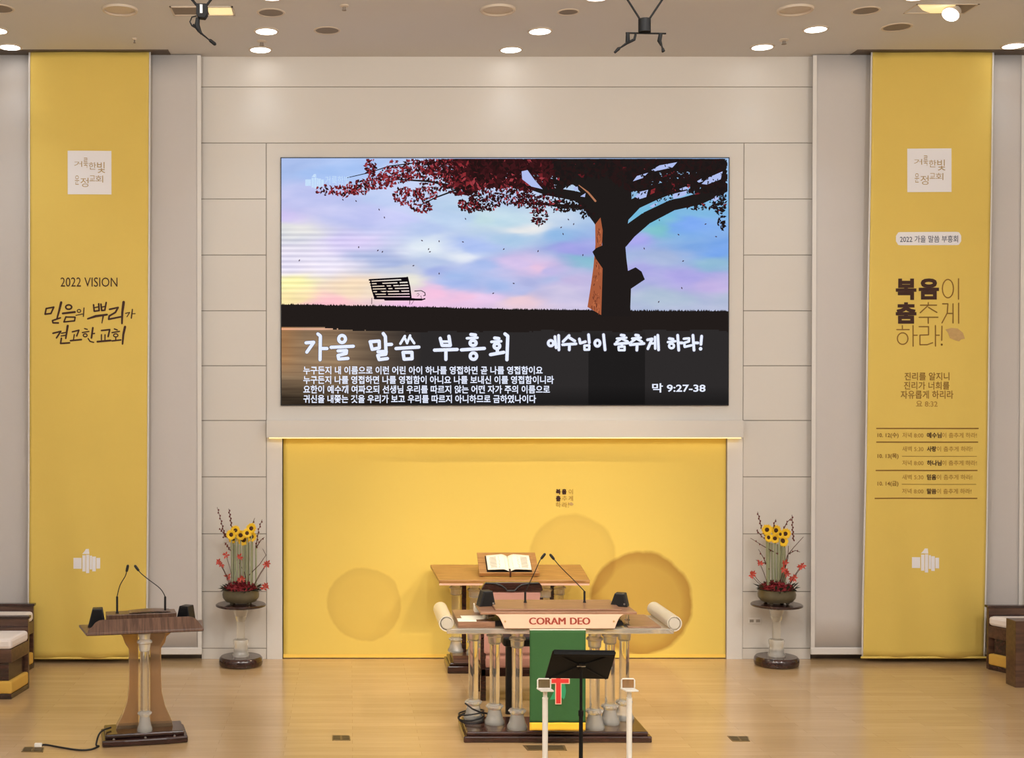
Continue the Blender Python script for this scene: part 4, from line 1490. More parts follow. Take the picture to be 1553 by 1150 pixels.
b = MB()
b.prism([gp(*q, -0.01) for q in ((835, 1028.5), (842, 1028.5), (842, 1006), (851.5, 1006), (851.5, 1028.5), (864, 1028.5), (864, 1037.5), (851.5, 1037.5), (851.5, 1068.5), (842, 1068.5), (842, 1037.5), (835, 1037.5))][::-1], -0.012, -0.008)
cr = b.build('cross_border', M['cream'], gr, smooth=0)
b = MB()
b.prism([gp(*q, -0.01) for q in ((836.5, 1030), (843.3, 1030), (843.3, 1007.5), (850.2, 1007.5), (850.2, 1030), (862.5, 1030), (862.5, 1036), (850.2, 1036), (850.2, 1067), (843.3, 1067), (843.3, 1036), (836.5, 1036))][::-1], -0.015, -0.012)
b.build('cross', M['red_cloth'], gr, smooth=0)
b = MB()
b.prism([gp(*q, -0.01) for q in ((834, 1061.5), (840, 1050), (846, 1034), (851, 1034), (857, 1038), (858.5, 1048), (857, 1058), (855, 1061.5), (852, 1058), (845, 1061))][::-1], -0.008, -0.003)
b.build('leaf_applique', M['teal_cloth'], gr, smooth=0)

# coil of black cable around the left rear foot
t = thing('cable_coil', (PXC - 0.80, PYC + 0.13, 0.10), 'coil of black cable around the left rear foot of the pulpit', 'cable')
for k, (rr, zz, nm) in enumerate(((0.125, 0.02, 'loop'), (0.13, 0.045, 'loop'), (0.125, 0.085, 'loop'))):
    b = MB()
    b.tube([(rr * math.cos(a * 0.21 + k), rr * 0.95 * math.sin(a * 0.21 + k), zz + 0.02 * math.sin(a * 0.21 + k * 2)) for a in range(31)], 0.0085)
    b.build(nm, M['black'], t)
b = MB()
b.tube([(-0.07, -0.09, 0.2), (0.0, -0.12, 0.15), (0.08, -0.09, 0.11), (0.2, -0.02, 0.07), (0.24, 0.0, 0.03)], 0.009)
b.build('loose_end', M['black'], t)

# ------------------------------------------------------------------ altar with bible
AXC, AYC = 0.0, -0.55
al = thing('altar_table', (AXC, AYC, 0), 'wooden topped altar table on clear columns behind the pulpit', 'altar')
b = MB()
b.box(-0.79, 0.79, -0.29, 0.30, 0, 0.09)
b.box(-0.76, 0.76, -0.26, 0.28, 0.09, 0.125)
b.build('base', M['darkwood'], al, bevel=0.012, smooth=0)
b = MB()
b.prism([(-0.29, 0.125), (0.28, 0.125), (0.20, 0.2), (-0.2, 0.2)], -0.72, 0.72, 'x')
b.build('base_moulding', M['pewwood'], al, bevel=0.01, smooth=0)
for x, y in ((-0.45, -0.12), (0.42, -0.12), (-0.66, 0.06), (0.62, 0.06)):
    column(al, x, y, 0.2, 1.10, 0.055, 0.18, 0.2, 20, 0.1, 0.085)
Ma = Matrix.Translation((0, -0.44, 1.125)) @ Euler((R(4.5), 0, 0)).to_matrix().to_4x4()
b = MB()
b.prism([(-0.905, 0), (0.905, 0), (0.955, 0.88), (-0.955, 0.88)], -0.005, 0.035, 'z', M=Ma)
b.build('tabletop', M['altarwood'], al, bevel=0.006, smooth=0)
b = MB()
b.box(-0.9, 0.9, -0.001, 0.03, -0.03, -0.006, M=Ma)
b.build('edge_moulding', M['cream'], al, smooth=0)
for x in (-0.555, 0.53):
    b = MB()
    b.box(x - 0.035, x + 0.02, 0.02, 0.06, 0.2, 1.10)
    b.build('rear_post', M['darkwood'], al, bevel=0.005, smooth=0)

sb = thing('book_stand', (-0.04, AYC - 0.26, 1.177), 'sloping wooden book stand on the altar table', 'book stand')
sb.rotation_euler = (R(4.5), 0, 0)
Ms = Matrix.Translation((0, 0.0, 0.02)) @ Euler((R(28), 0, 0)).to_matrix().to_4x4()
b = MB()
b.prism([(-0.365, 0), (0.365, 0), (0.36, 0.40), (-0.36, 0.40)], 0.0, 0.02, 'z', M=Ms)
b.build('board', M['altarwood'], sb, bevel=0.004, smooth=0)
b = MB()
b.box(-0.365, 0.365, -0.02, 0.0, -0.008, 0.045, M=Ms)
b.build('ledge', M['altarwood'], sb, bevel=0.004, smooth=0)
for x in (-0.33, 0.33):
    b = MB()
    b.prism([(0.01, 0.0), (0.36, 0.0), (0.36, 0.185), (0.01, 0.018)], x - 0.012, x + 0.012, 'x')
    b.build('side_support', M['altarwood'], sb, smooth=0)
bb = thing('open_bible', (0, 0, 0), 'large open bible lying on the book stand of the altar', 'book')
bb.matrix_world = Matrix.Translation((-0.04, AYC - 0.26, 1.177)) @ Euler((R(4.5), 0, 0)).to_matrix().to_4x4() @ Ms @ Matrix.Translation((0.005, 0.012, 0.021))
b = MB()
b.box(-0.275, 0.275, 0.0, 0.31, 0, 0.008)
b.build('cover', M['black'], bb, bevel=0.002, smooth=0)
for s_ in (-1, 1):
    b = MB()

    def pg(u, v):
        x = u * 0.265
        zz = 0.012 + 0.038 * math.sin(min(1, u * 3.2) * math.pi / 2) * (1 - 0.55 * max(0, u - 0.3)) + 0.004 * math.sin(v * 5)
        return (s_ * x, 0.006 + (0.292 - 0.02 * u) * v + 0.01 * u, zz)
    b.grid(pg, 14, 6)
    pgo = b.build('page_block', M['paper'], bb, solid=0.006)
    b = MB()
    for cix in range(2):
        for ln in range(14):
            u0, u1 = 0.16 + 0.4 * cix, 0.16 + 0.4 * cix + 0.34 * (0.8 + 0.2 * rnd.random())
            v = 0.1 + 0.056 * ln
            a, c = pg(u0, v), pg(u1, v)
            a2, c2 = pg(u0, v + 0.02), pg(u1, v + 0.02)
            b.add([(q[0], q[1], q[2] + 0.005) for q in (a, c, c2, a2)], [(0, 1, 2, 3)])
    b.build('printed_lines', M['print_text'], pgo, smooth=0)
b = MB()
b.add([(-0.008, 0.04, 0.03), (0.012, 0.04, 0.03), (0.014, -0.03, 0.035), (-0.006, -0.03, 0.035), (0.016, -0.045, -0.03), (-0.004, -0.045, -0.03)], [(0, 1, 2, 3), (3, 2, 4, 5)])
b.build('ribbon', M['print_brown'], bb, smooth=0, solid=0.002)

# ------------------------------------------------------------------ clergy armchair behind the pulpit
CX_, CY_ = PX(778, -2.2), -2.2
ch = thing('armchair', (CX_, CY_, 0), 'pink upholstered armchair with a dark carved back behind the pulpit', 'chair')
z_top = PZ(883, -2.2)


def cpx(px, py):
    X, Z = P(px, py, -2.2)
    return (X - CX_, Z)


arch = [cpx(720 + x / 12.77, 870 + y / 12.77) for x, y in ((125, 335), (130, 290), (165, 220), (205, 170), (380, 168), (700, 166), (1000, 168), (1240, 168), (1290, 225), (1315, 300), (1312, 330), (1270, 350), (780, 352), (140, 350))]
b = MB()
b.prism(arch, -0.02, 0.05)
b.build('crest_rail', M['darkwood'], ch, bevel=0.006, smooth=0)
b = MB()
ln = [cpx(720 + x / 12.77, 870 + y / 12.77) for x, y in ((205, 180), (400, 190), (520, 235), (590, 290), (625, 328), (770, 328), (820, 270), (900, 215), (1050, 185), (1230, 180))]
b.tube([(x, -0.024, z) for x, z in ln], 0.010)
b.build('carved_line', M['black'], ch)
xl_, _ = cpx(729, 900)
xr_, _ = cpx(824, 900)
b = MB()
b.box(xl_ + 0.03, xr_ - 0.03, -0.005, 0.045, 0.52, cpx(0, 897)[1])
b.build('backrest', M['pink'], ch, bevel=0.02, smooth=0)
b = MB()
b.box(xl_ + 0.02, xr_ - 0.02, 0.0, 0.5, 0.36, 0.5)
b.build('seat', M['pink'], ch, bevel=0.03, smooth=0)
b = MB()
b.box(xl_, xr_, 0.0, 0.5, 0.27, 0.36)
b.build('seat_rail', M['darkwood'], ch, bevel=0.01, smooth=0)
for x in (xl_, xr_ - 0.06):
    for y in (0.0, 0.44):
        b = MB()
        top = 1.15 if y == 0 else 0.3
        b.prism([(x, y), (x + 0.06, y), (x + 0.06, y + 0.06), (x, y + 0.06)], 0, top, 'z')
        b.build('leg', M['darkwood'], ch, bevel=0.006, smooth=0)
    b = MB()
    b.box(x - 0.01, x + 0.07, 0.0, 0.5, 0.66, 0.72)
    b.build('arm', M['pink'], ch, bevel=0.02, smooth=0)

# black folding stool standing inside the pulpit columns
st = thing('folding_stool', (PX(795, -2.75), -2.75, 0), 'black folding stool with crossed legs standing behind the pulpit columns', 'stool')
b = MB()
b.box(-0.24, 0.2, -0.16, 0.16, 0.74, 0.84)
b.build('seat', M['black'], st, bevel=0.03, smooth=0)
for x0, x1 in ((-0.3, -0.12), (0.3, 0.12)):
    b = MB()
    b.tube([(x0, 0, 1.12), (x1, 0, 0.84)], 0.022)
    b.build('arm', M['black'], st)
for x in (-0.16, 0.13):
    b = MB()
    b.tube([(x, 0, 0.0), (x, 0, 0.76)], 0.035)
    b.build('leg', M['black'], st)

# ------------------------------------------------------------------ left lectern
TH_ = R(13)
LX, LYc = -4.0, -3.72
le = thing('lectern', (LX, LYc, 0), 'brown lectern with tinted acrylic legs in front of the left banner', 'lectern', None, TH_)
b = MB()
b.prism([(-0.41, -0.235), (-0.2, -0.255), (0.2, -0.255), (0.41, -0.235), (0.41, 0.235), (-0.41, 0.235)], 0, 0.065, 'z')
b.prism([(-0.38, -0.19), (0.38, -0.19), (0.38, 0.2), (-0.38, 0.2)], 0.065, 0.11, 'z')
b.build('base', M['darkwood'], le, bevel=0.014, smooth=0)
for x in (-0.3, 0.0, 0.28):
    b = MB()
    b.lathe([(0.012, 0), (0.012, 0.006), (0.006, 0.012)], x, -0.215, 0.066, 12)
    b.build('screw_cap', M['steel'], le)
LP = [(290, 462), (322, 500), (330, 522), (338, 540), (358, 568), (360, 700), (358, 770), (348, 850), (320, 920), (290, 972), (284, 990), (410, 990), (410, 462)]
RP = [(478, 462), (478, 990), (606, 990), (600, 960), (562, 880), (542, 800), (538, 700), (540, 570), (562, 540), (570, 510), (590, 495), (618, 462)]
for poly in (LP, RP):
    b = MB()
    b.prism([((x - 442) / 582, 0.11 + (990 - y) / 582 * 1.08) for x, y in poly][::-1], -0.02, 0.10)
    b.build('leg_panel', M['tint'], le, bevel=0.004, smooth=0)
column(le, 0.0, -0.12, 0.11, 1.085, 0.042, 0.2, 0.2, 20, 0.075, 0.075)
b = MB()
b.prism([(-0.56, -0.25), (0.56, -0.25), (0.60, 0.22), (-0.62, 0.22)], 1.085, 1.11, 'z')
b.build('shelf', M['lecternwood'], le, bevel=0.006, smooth=0)
b = MB()
pl = [(-0.555, 0.0), (0.555, 0.0), (0.545, 0.05)] + [(0.42 + 0.1 * math.cos(R(a)), 0.07 + 0.09 * math.sin(R(a))) for a in (20, 45, 70, 90)] + [(-0.40 - 0.1 * math.sin(R(a)), 0.07 + 0.09 * math.cos(R(a))) for a in (0, 20, 45, 70)] + [(-0.54, 0.05)]
b.prism(pl, -0.01, 0.01, 'y', M=Matrix.Translation((0, -0.25, 1.085)) @ Euler((R(-38), 0, 0)).to_matrix().to_4x4())
b.build('front_board', M['lecternwood'], le, bevel=0.003, smooth=0)
b = MB()
b.box(-0.36, 0.32, -0.02, 0.2, 1.11, 1.235)
b.build('desk_box', M['lecternwood'], le, bevel=0.006, smooth=0)
t = thing('paper_sheet', (0, 0, 0), 'thin papers lying on the raised desk of the left lectern', 'paper')
t.matrix_world = Matrix.Translation((LX, LYc, 0)) @ Matrix.Rotation(TH_, 4, 'Z') @ Matrix.Translation((0.02, 0.09, 1.236))
b = MB()
b.grid(lambda u, v: (-0.16 + 0.4 * u, -0.1 + 0.2 * v, 0.003 + 0.012 * math.sin(u * 3)), 10, 4)
b.build('sheet', M['lecternwood'], t, solid=0.002)


def lw(x, y, z):
    return Matrix.Translation((LX, LYc, 0)) @ Matrix.Rotation(TH_, 4, 'Z') @ Vector((x, y, z))


wedge(lw(-0.45, 0.09, 1.11), TH_ - R(4), 'black wedge speaker on the left end of the left lectern', 'small monitor speakers on the left lectern', 0.17, 0.18, 0.12)
wedge(lw(0.42, 0.09, 1.11), TH_ - R(36), 'black wedge speaker on the right end of the left lectern', 'small monitor speakers on the left lectern', 0.17, 0.175, 0.12)
for lx, tip, s_ in ((177, [(178, 905), (182, 888), (190, 874), (192.5, 865)], 'gooseneck microphone leaning right on the left lectern'), (250, [(248, 905), (243, 893), (225, 879), (214, 870), (209, 864)], 'gooseneck microphone leaning left on the left lectern')):
    z = 1.235
    ym = LYc + 0.06 + (lx - 208) / 156 * math.sin(TH_)
    l0 = Vector((PX(lx, ym), ym, z))
    pts = [Vector((0, 0, 0))] + [hang_px(a, c, ym) - l0 for a, c in tip]
    pts[1].x = 0.0
    gooseneck(l0, s_, pts, 'gooseneck microphones on the left lectern')

# power cord from the lectern to the floor plate
cp = [(62, 1131.5), (70, 1130), (95, 1134.5), (120, 1138), (138, 1137), (150, 1132)]
pts = [Vector((*AT(x, y, 0.008), 0.008)) for x, y in cp]
e = lw(-0.42, -0.10, 0.0)
pts += [Vector((e.x - 0.02, e.y - 0.12, 0.03)), Vector((e.x - 0.0, e.y - 0.02, 0.12)), lw(-0.32, 0.0, 0.13)]
t = thing('power_cord', pts[0], 'black power cord running over the floor to the left lectern', 'cable')
b = MB()
sm = []
for i in range(len(pts) - 1):
    p0, p1, p2, p3 = pts[max(i - 1, 0)], pts[i], pts[i + 1], pts[min(i + 2, len(pts) - 1)]
    for k in range(5):
        s_ = k / 5
        sm.append(0.5 * ((2 * p1) + (p2 - p0) * s_ + (2 * p0 - 5 * p1 + 4 * p2 - p3) * s_ ** 2 + (3 * p1 - p0 - 3 * p2 + p3) * s_ ** 3))
sm.append(pts[-1])
for q in sm:
    q.z = max(q.z, 0.009)
b.tube([q - t.location for q in sm], 0.009)
b.build('cord', M['black'], t)
b = MB()
b.box(-0.06, 0.01, -0.02, 0.02, -0.008, 0.025)
b.build('plug', M['white_paint'], t, bevel=0.004, smooth=0)


# ------------------------------------------------------------------ floor plates
def floor_box(q, label):
    pts = [AT(x, y, 0.0) for x, y in q]
    cx, cy = sum(p[0] for p in pts) / 4, sum(p[1] for p in pts) / 4
    t = thing('floor_socket', (cx, cy, 0), label, 'floor socket', 'brass floor sockets in the stage floor')
    b = MB()
    loc_ = [(p[0] - cx, p[1] - cy) for p in pts]
    b.prism(loc_[::-1], 0, 0.004, 'z')
    b.build('plate', M['floorbox'], t, smooth=0)
    for s_ in (-1, 1):
        b = MB()
        u0, u1 = (0.06, 0.44) if s_ < 0 else (0.56, 0.94)

        def ip(u, v):
            a = Vector(loc_[0]).lerp(Vector(loc_[1]), u)
            c = Vector(loc_[3]).lerp(Vector(loc_[2]), u)
            return tuple(a.lerp(c, v))
        b.prism([ip(u0, 0.85), ip(u1, 0.85), ip(u1, 0.15), ip(u0, 0.15)], 0.004, 0.007, 'z')
        b.build('lid', M['lid'], t, smooth=0)


floor_box([(504, 1116), (530, 1116), (531.5, 1123.5), (504, 1123.5)], 'brass floor socket between the left lectern and the pulpit')
floor_box([(1103, 1117), (1134, 1117.5), (1137.5, 1125), (1111, 1125)], 'brass floor socket right of the pulpit')
floor_box([(37, 1133.5), (67, 1134.5), (65, 1141.5), (32, 1141)], 'brass floor socket where the lectern cord is plugged in')
floor_box([(793, 1131), (856, 1131), (860, 1139), (800, 1139)], 'brass floor socket right in front of the pulpit base')


# ------------------------------------------------------------------ flower stands and arrangements
def flower_stand(px, label):
    x, y = PX(px, -0.36), -0.36
    t = thing('flower_stand', (x, y, 0), label, 'plant stand', 'flower stands beside the yellow backdrop')
    b = MB()
    b.lathe([(0.25, 0), (0.268, 0.015), (0.274, 0.05), (0.268, 0.095), (0.25, 0.115), (0.1, 0.118)], seg=40)
    b.build('base', M['darkwood'], t)
    b = MB()
    b.lathe([(0.05, 0.22), (0.05, 0.62)], seg=20)
    b.build('column', M['acrylic'], t)
    b = MB()
    b.lathe([(0.108, 0.116), (0.11, 0.135), (0.092, 0.16), (0.088, 0.25), (0.096, 0.27), (0.098, 0.31), (0.09, 0.325), (0.05, 0.33)], seg=24)
    b.build('foot', M['frost'], t)
    b = MB()
    b.lathe([(0.052, 0.55), (0.065, 0.58), (0.085, 0.66), (0.1, 0.72), (0.1, 0.735)], seg=24)
    b.build('capital', M['acrylic'], t)
    b = MB()
    b.lathe([(0.05, 0.735), (0.29, 0.737), (0.314, 0.748), (0.314, 0.762), (0.3, 0.772), (0.05, 0.772)], seg=48)
    b.build('tray', M['darkwood'], t)
    return Vector((x, y, 0.775))


def arrangement(base, label, ox, oy, k, suns, stems, twigs, orchids, bowl_px, seed):
    rr = random.Random(seed)
    Y0 = base.y
    t = thing('flower_arrangement', base, label, 'flower arrangement', 'flower arrangements on the stands')

    def q(x, y, dy=0.0):
        X, Z = P(ox + x / k, oy + y / k, Y0 + dy)
        return Vector((X, Y0 + dy, Z)) - base
    b = MB()
    b.lathe([(0.12, 0.02), (0.19, 0.03), (0.225, 0.075), (0.232, 0.12), (0.222, 0.155), (0.226, 0.175), (0.21, 0.18), (0.2, 0.15), (0.02, 0.14)], seg=36)
    bw = b.build('bowl', M['bowl'], t)
    for a in range(4):
        b = MB()
        b.tube([(0.15 * math.cos(a * 1.57 + 0.8), 0.15 * math.sin(a * 1.57 + 0.8), 0.0), (0.14 * math.cos(a * 1.57 + 0.8), 0.14 * math.sin(a * 1.57 + 0.8), 0.04)], [0.02, 0.032], 8)
        b.build('bowl_foot', M['bowl'], bw)
    b = MB()
    for i in range(420):
        a, r = rr.uniform(0, 6.283), 0.2 * math.sqrt(rr.random())
        z = 0.175 + 0.085 * (1 - (r / 0.21) ** 2) + rr.uniform(-0.01, 0.03)
        s_ = rr.uniform(0.012, 0.028)
        Mx = Matrix.Translation((r * math.cos(a), r * math.sin(a), z)) @ Euler((rr.uniform(-1, 1), rr.uniform(-1, 1), rr.uniform(0, 6))).to_matrix().to_4x4()
        b.add([Mx @ Vector(v) for v in ((-s_, 0, 0), (0, -s_ * 0.7, s_ * 0.3), (s_, 0, 0), (0, s_ * 0.7, s_ * 0.3))], [(0, 1, 2, 3)])
    b.lathe([(0.205, 0.15), (0.19, 0.2), (0.13, 0.235), (0.02, 0.25)], seg=20)
    o = b.build('red_blooms', M['redbed'], t, smooth=0)
    o['kind'] = 'stuff'
    b = MB()
    for i in range(46):
        a = 2 * math.pi * i / 46 + rr.uniform(-0.06, 0.06)
        r0, r1 = 0.19, rr.uniform(0.235, 0.29)
        z0, z1 = 0.18, rr.uniform(0.16, 0.27)
        c_, s_ = math.cos(a), math.sin(a)
        w_ = rr.uniform(0.018, 0.032)
        b.add([(r0 * c_, r0 * s_, z0), ((r0 + r1) / 2 * c_ - w_ * s_, (r0 + r1) / 2 * s_ + w_ * c_, (z0 + z1) / 2 + 0.012), (r1 * c_, r1 * s_, z1), ((r0 + r1) / 2 * c_ + w_ * s_, (r0 + r1) / 2 * s_ - w_ * c_, (z0 + z1) / 2 + 0.012)], [(0, 1, 2, 3)])
    o = b.build('leaf_collar', M['darkleaf'], t, smooth=0)
    o['kind'] = 'stuff'
    for sx, sy, sr in suns:
        dy = rr.uniform(-0.1, 0.03)
        c = q(sx, sy, dy)
        r = 1.22 * sr / k / (FPX / (Y0 - CAMY))
        tilt = Euler((R(90) + R(rr.uniform(-16, 10)), 0, R(rr.uniform(-22, 22)))).to_matrix().to_4x4()
        Mx = Matrix.Translation(c) @ tilt
        b = MB()
        for ringk in range(2):
            n = 15
            for i in range(n):
                a = 2 * math.pi * (i + 0.5 * ringk) / n
                ra, rb = r * 0.34, r * (1.0 - 0.12 * ringk) * rr.uniform(0.92, 1.06)
                w_ = r * 0.17
                ca, sa = math.cos(a), math.sin(a)
                pts = [(ra, -w_ * 0.6, 0), ((ra + rb) * 0.55, -w_, r * 0.10), (rb, 0, r * (0.02 + 0.12 * ringk)), ((ra + rb) * 0.55, w_, r * 0.10), (ra, w_ * 0.6, 0)]
                b.add([Mx @ Vector((x * ca - y * sa, x * sa + y * ca, z + ringk * r * 0.05)) for x, y, z in pts], [(0, 1, 2, 3, 4)])
        fl = b.build('sunflower', M['petal'], t, smooth=0)
        b = MB()
        b.ball(c, r * 0.40, 1, 1, 0.45, 14, M=tilt)
        b.build('flower_disc', M['seed'], fl)
        b = MB()
        bx = q(sx, 545, 0)
        top = c + Vector((0, 0.02, -r * 0.3))
        b.tube([(c.x * 0.9, dy * 0.5, 0.2), (c.x * 0.95, dy * 0.8 + 0.02, (0.2 + top.z) / 2), top], 0.0085)
        b.build('flower_stem', M['stem'], fl)
    for sx, y0 in stems:
        p0, p1 = q(sx, 545, rr.uniform(-0.06, 0.06)), q(sx + rr.uniform(-5, 5), y0, rr.uniform(-0.06, 0.06))
        b = MB()
        b.tube([(p0.x, p0.y, 0.2), p0.lerp(p1, 0.5), p1], 0.011)
        b.build('reed_stem', M['stem'], t)
    for pts, bud in twigs:
        dy = rr.uniform(-0.1, 0.04)
        pp = [q(x, y, dy * i / max(1, len(pts) - 1)) for i, (x, y) in enumerate(pts)]
        b = MB()
        b.tube(pp, [0.006 - 0.003 * i / (len(pp) - 1) for i in range(len(pp))], 6)
        tw = b.build('twig', M['twig'], t)
        if bud:
            b = MB()
            for i in range(bud):
                s_ = i / bud
                f = s_ * (len(pp) - 1)
                j = min(int(f), len(pp) - 2)
                c = pp[j].lerp(pp[j + 1], f - j)
                b.ball(c + Vector((0.009 * (-1) ** i, 0, 0)), 0.0095, 0.8, 0.8, 1.5, 6)
            o = b.build('buds', M['bud'], tw)
            o['kind'] = 'stuff'
    for x, y in orchids:
        c = q(x, y, rr.uniform(-0.14, -0.04))
        b = MB()
        for i in range(6):
            a = i * 1.047 + rr.uniform(-0.3, 0.3)
            l, w_ = rr.uniform(0.035, 0.06), 0.012
            ca, sa = math.cos(a), math.sin(a)
            b.add([c + Vector(v) for v in ((0, 0, 0), (l * 0.5 * ca - w_ * sa, -0.012, l * 0.5 * sa + w_ * ca), (l * ca, -0.02, l * sa), (l * 0.5 * ca + w_ * sa, -0.012, l * 0.5 * sa - w_ * ca))], [(0, 1, 2, 3)])
        fo = b.build('red_flower', M['orchid'], t, smooth=0)
        b = MB()
        b.tube([c, Vector((c.x * 0.75, c.y * 0.7, c.z * 0.75)), Vector((c.x * 0.45, c.y * 0.4, 0.2))], 0.0035, 6)
        b.build('flower_stem', M['twig'], fo)
    return t


bl_ = flower_stand(365, 'round flower stand with clear column left of the yellow backdrop')
br_ = flower_stand(1179, 'round flower stand with clear column right of the yellow backdrop')
arrangement(bl_, 'sunflower arrangement with tall dark twigs in an olive bowl on the left stand', 300, 760, 4.26,
            [(216, 218, 30), (243, 190, 28), (276, 222, 31), (296, 252, 34), (318, 208, 28), (348, 232, 30), (346, 178, 32), (228, 245, 28)],
            [(222, 270), (238, 280), (264, 265), (292, 290), (308, 280), (326, 270), (352, 265), (376, 285)],
            [([(185, 235), (165, 190), (148, 120), (125, 40)], 13), ([(222, 200), (212, 120), (200, 50)], 11), ([(376, 300), (392, 190), (415, 120)], 9), ([(210, 320), (190, 290), (172, 268)], 7),
             ([(330, 480), (400, 410), (440, 350), (420, 310)], 0), ([(320, 530), (300, 460), (255, 380)], 0), ([(378, 300), (410, 250), (430, 235)], 3), ([(185, 235), (155, 195), (140, 175)], 6), ([(160, 235), (205, 225), (225, 200)], 4), ([(345, 200), (352, 150), (368, 110)], 3)],
            [(135, 392), (150, 410), (440, 410), (452, 402), (195, 488), (440, 548), (428, 560), (270, 512), (285, 500), (270, 360), (182, 350)], None, 11)
arrangement(br_, 'sunflower arrangement with branching twigs in an olive bowl on the right stand', 1110, 760, 4.26,
            [(226, 186, 32), (284, 190, 32), (236, 236, 28), (278, 242, 28), (328, 258, 35), (345, 212, 32), (312, 215, 24)],
            [(228, 262), (242, 270), (262, 275), (276, 280), (294, 280), (312, 285), (330, 300), (346, 300)],
            [([(212, 225), (190, 170), (178, 120), (166, 70)], 10), ([(398, 255), (392, 180), (388, 90)], 11), ([(330, 190), (355, 140), (384, 110)], 5), ([(265, 200), (272, 150), (284, 118)], 5),
             ([(290, 340), (200, 290), (120, 240)], 5), ([(235, 440), (205, 370), (172, 312)], 4), ([(340, 420), (360, 350), (400, 300), (462, 232)], 0), ([(215, 400), (180, 400), (155, 380)], 0), ([(345, 430), (362, 370), (365, 290)], 0), ([(370, 340), (410, 320), (440, 330)], 3), ([(160, 190), (190, 225), (215, 250)], 5)],
            [(135, 470), (125, 480), (440, 428), (456, 415), (345, 455), (330, 440), (355, 470), (340, 400), (385, 500), (402, 495), (180, 400)], None, 12)

# ------------------------------------------------------------------ socket plate on the wall by the right stand
t = thing('wall_socket', (PX(1145.5, 0), 0, PZ(946, 0)), 'white double socket plate low on the wall beside the right flower stand', 'wall socket')
hw = (PX(1155, 0) - PX(1136, 0)) / 2
hh = PZ(937.5, 0) - PZ(946, 0)
b = MB()
b.box(-hw, hw, -0.012, 0, 0, hh)
b.build('plate', M['white_trim'], t, bevel=0.003, smooth=0)
for x in (-hw * 0.5, hw * 0.5):
    b = MB()
    b.box(x - 0.025, x + 0.025, -0.014, -0.012, hh * 0.25, hh * 0.75)
    b.build('outlet', M['gap'], t, smooth=0)

# ------------------------------------------------------------------ music stand
MY = -6.5
ms = thing('music_stand', (PX(882, MY), MY, 0), 'black music stand seen from behind, in front of the pulpit', 'music stand')


def mq(px, py):
    X, Z = P(px, py, MY)
    return Vector((X - ms.location.x, 0, Z))


Zc = P(882, 1008, MY)[1]
Mt = Matrix.Translation((mq(881, 1008).x, 0, Zc)) @ Euler((R(38), 0, 0)).to_matrix().to_4x4() @ Euler((0, R(1.2), 0)).to_matrix().to_4x4()
k = FPX / (MY - CAMY)
hw2, hh2 = 48.5 / k, 23 / k / math.cos(R(38) + 0.22 - 0.22) * 1.10
b = MB()
b.prism([(-hw2 - 0.012, -hh2), (hw2 - 0.012, -hh2), (hw2 + 0.002, hh2 - 0.02), (hw2 - 0.01, hh2), (-hw2 + 0.022, hh2), (-hw2 + 0.008, hh2 - 0.015)], -0.006, 0.006, 'y', M=Mt)
b.build('desk', M['mic_black'], ms, bevel=0.002, smooth=0)
for x0, z0, x1, z1 in ((-hw2 + 0.02, -hh2, -0.02, -0.01), (hw2 - 0.03, -hh2 + 0.005, 0.02, -0.01), (-hw2 + 0.035, hh2 - 0.03, -0.02, 0.01), (hw2 - 0.02, hh2 - 0.03, 0.02, 0.01)):
    b = MB()
    b.tube([Mt @ Vector((x0, -0.007, z0)), Mt @ Vector((x1, -0.010, z1))], 0.007, 6)
    b.build('desk_rib', M['mic_black'], ms)
b = MB()
b.box(-hw2 + 0.015, hw2 - 0.01, -0.035, -0.004, hh2 - 0.032, hh2 - 0.004, M=Mt)
b.build('desk_lip', M['mic_black'], ms, bevel=0.004, smooth=0)
b = MB()
b.box(-0.033, 0.033, -0.022, -0.018, -0.004, 0.006, M=Mt)
b.build('badge', M['steel'], ms, smooth=0)
b = MB()
b.box(-0.02, 0.02, -0.02, 0.0, -0.05, 0.03, M=Mt)
b.build('bracket', M['mic_black'], ms, bevel=0.003, smooth=0)
z1_ = Zc - 0.02
zj = P(882, 1082, MY)[1]
b = MB()
b.tube([(0, 0, zj - 0.05), (0, 0, z1_ - 0.03), (mq(881, 0).x * 1.0, -0.012, z1_)], 0.011)
b.build('pole', M['mic_black'], ms)
b = MB()
b.tube([(0, 0, 0.06), (0, 0, zj)], 0.0155, 12)
b.tube([(0, 0, zj - 0.02), (0, 0, zj + 0.02)], 0.02, 12)
b.build('lower_pole', M['mic_black'], ms)
for a in (1.4, 3.5, 5.6):
    b = MB()
    b.tube([(0, 0, 0.14), (0.12 * math.cos(a), 0.12 * math.sin(a), 0.09), (0.3 * math.cos(a), 0.3 * math.sin(a), 0.012)], 0.011)
    b.build('leg', M['mic_black'], ms)


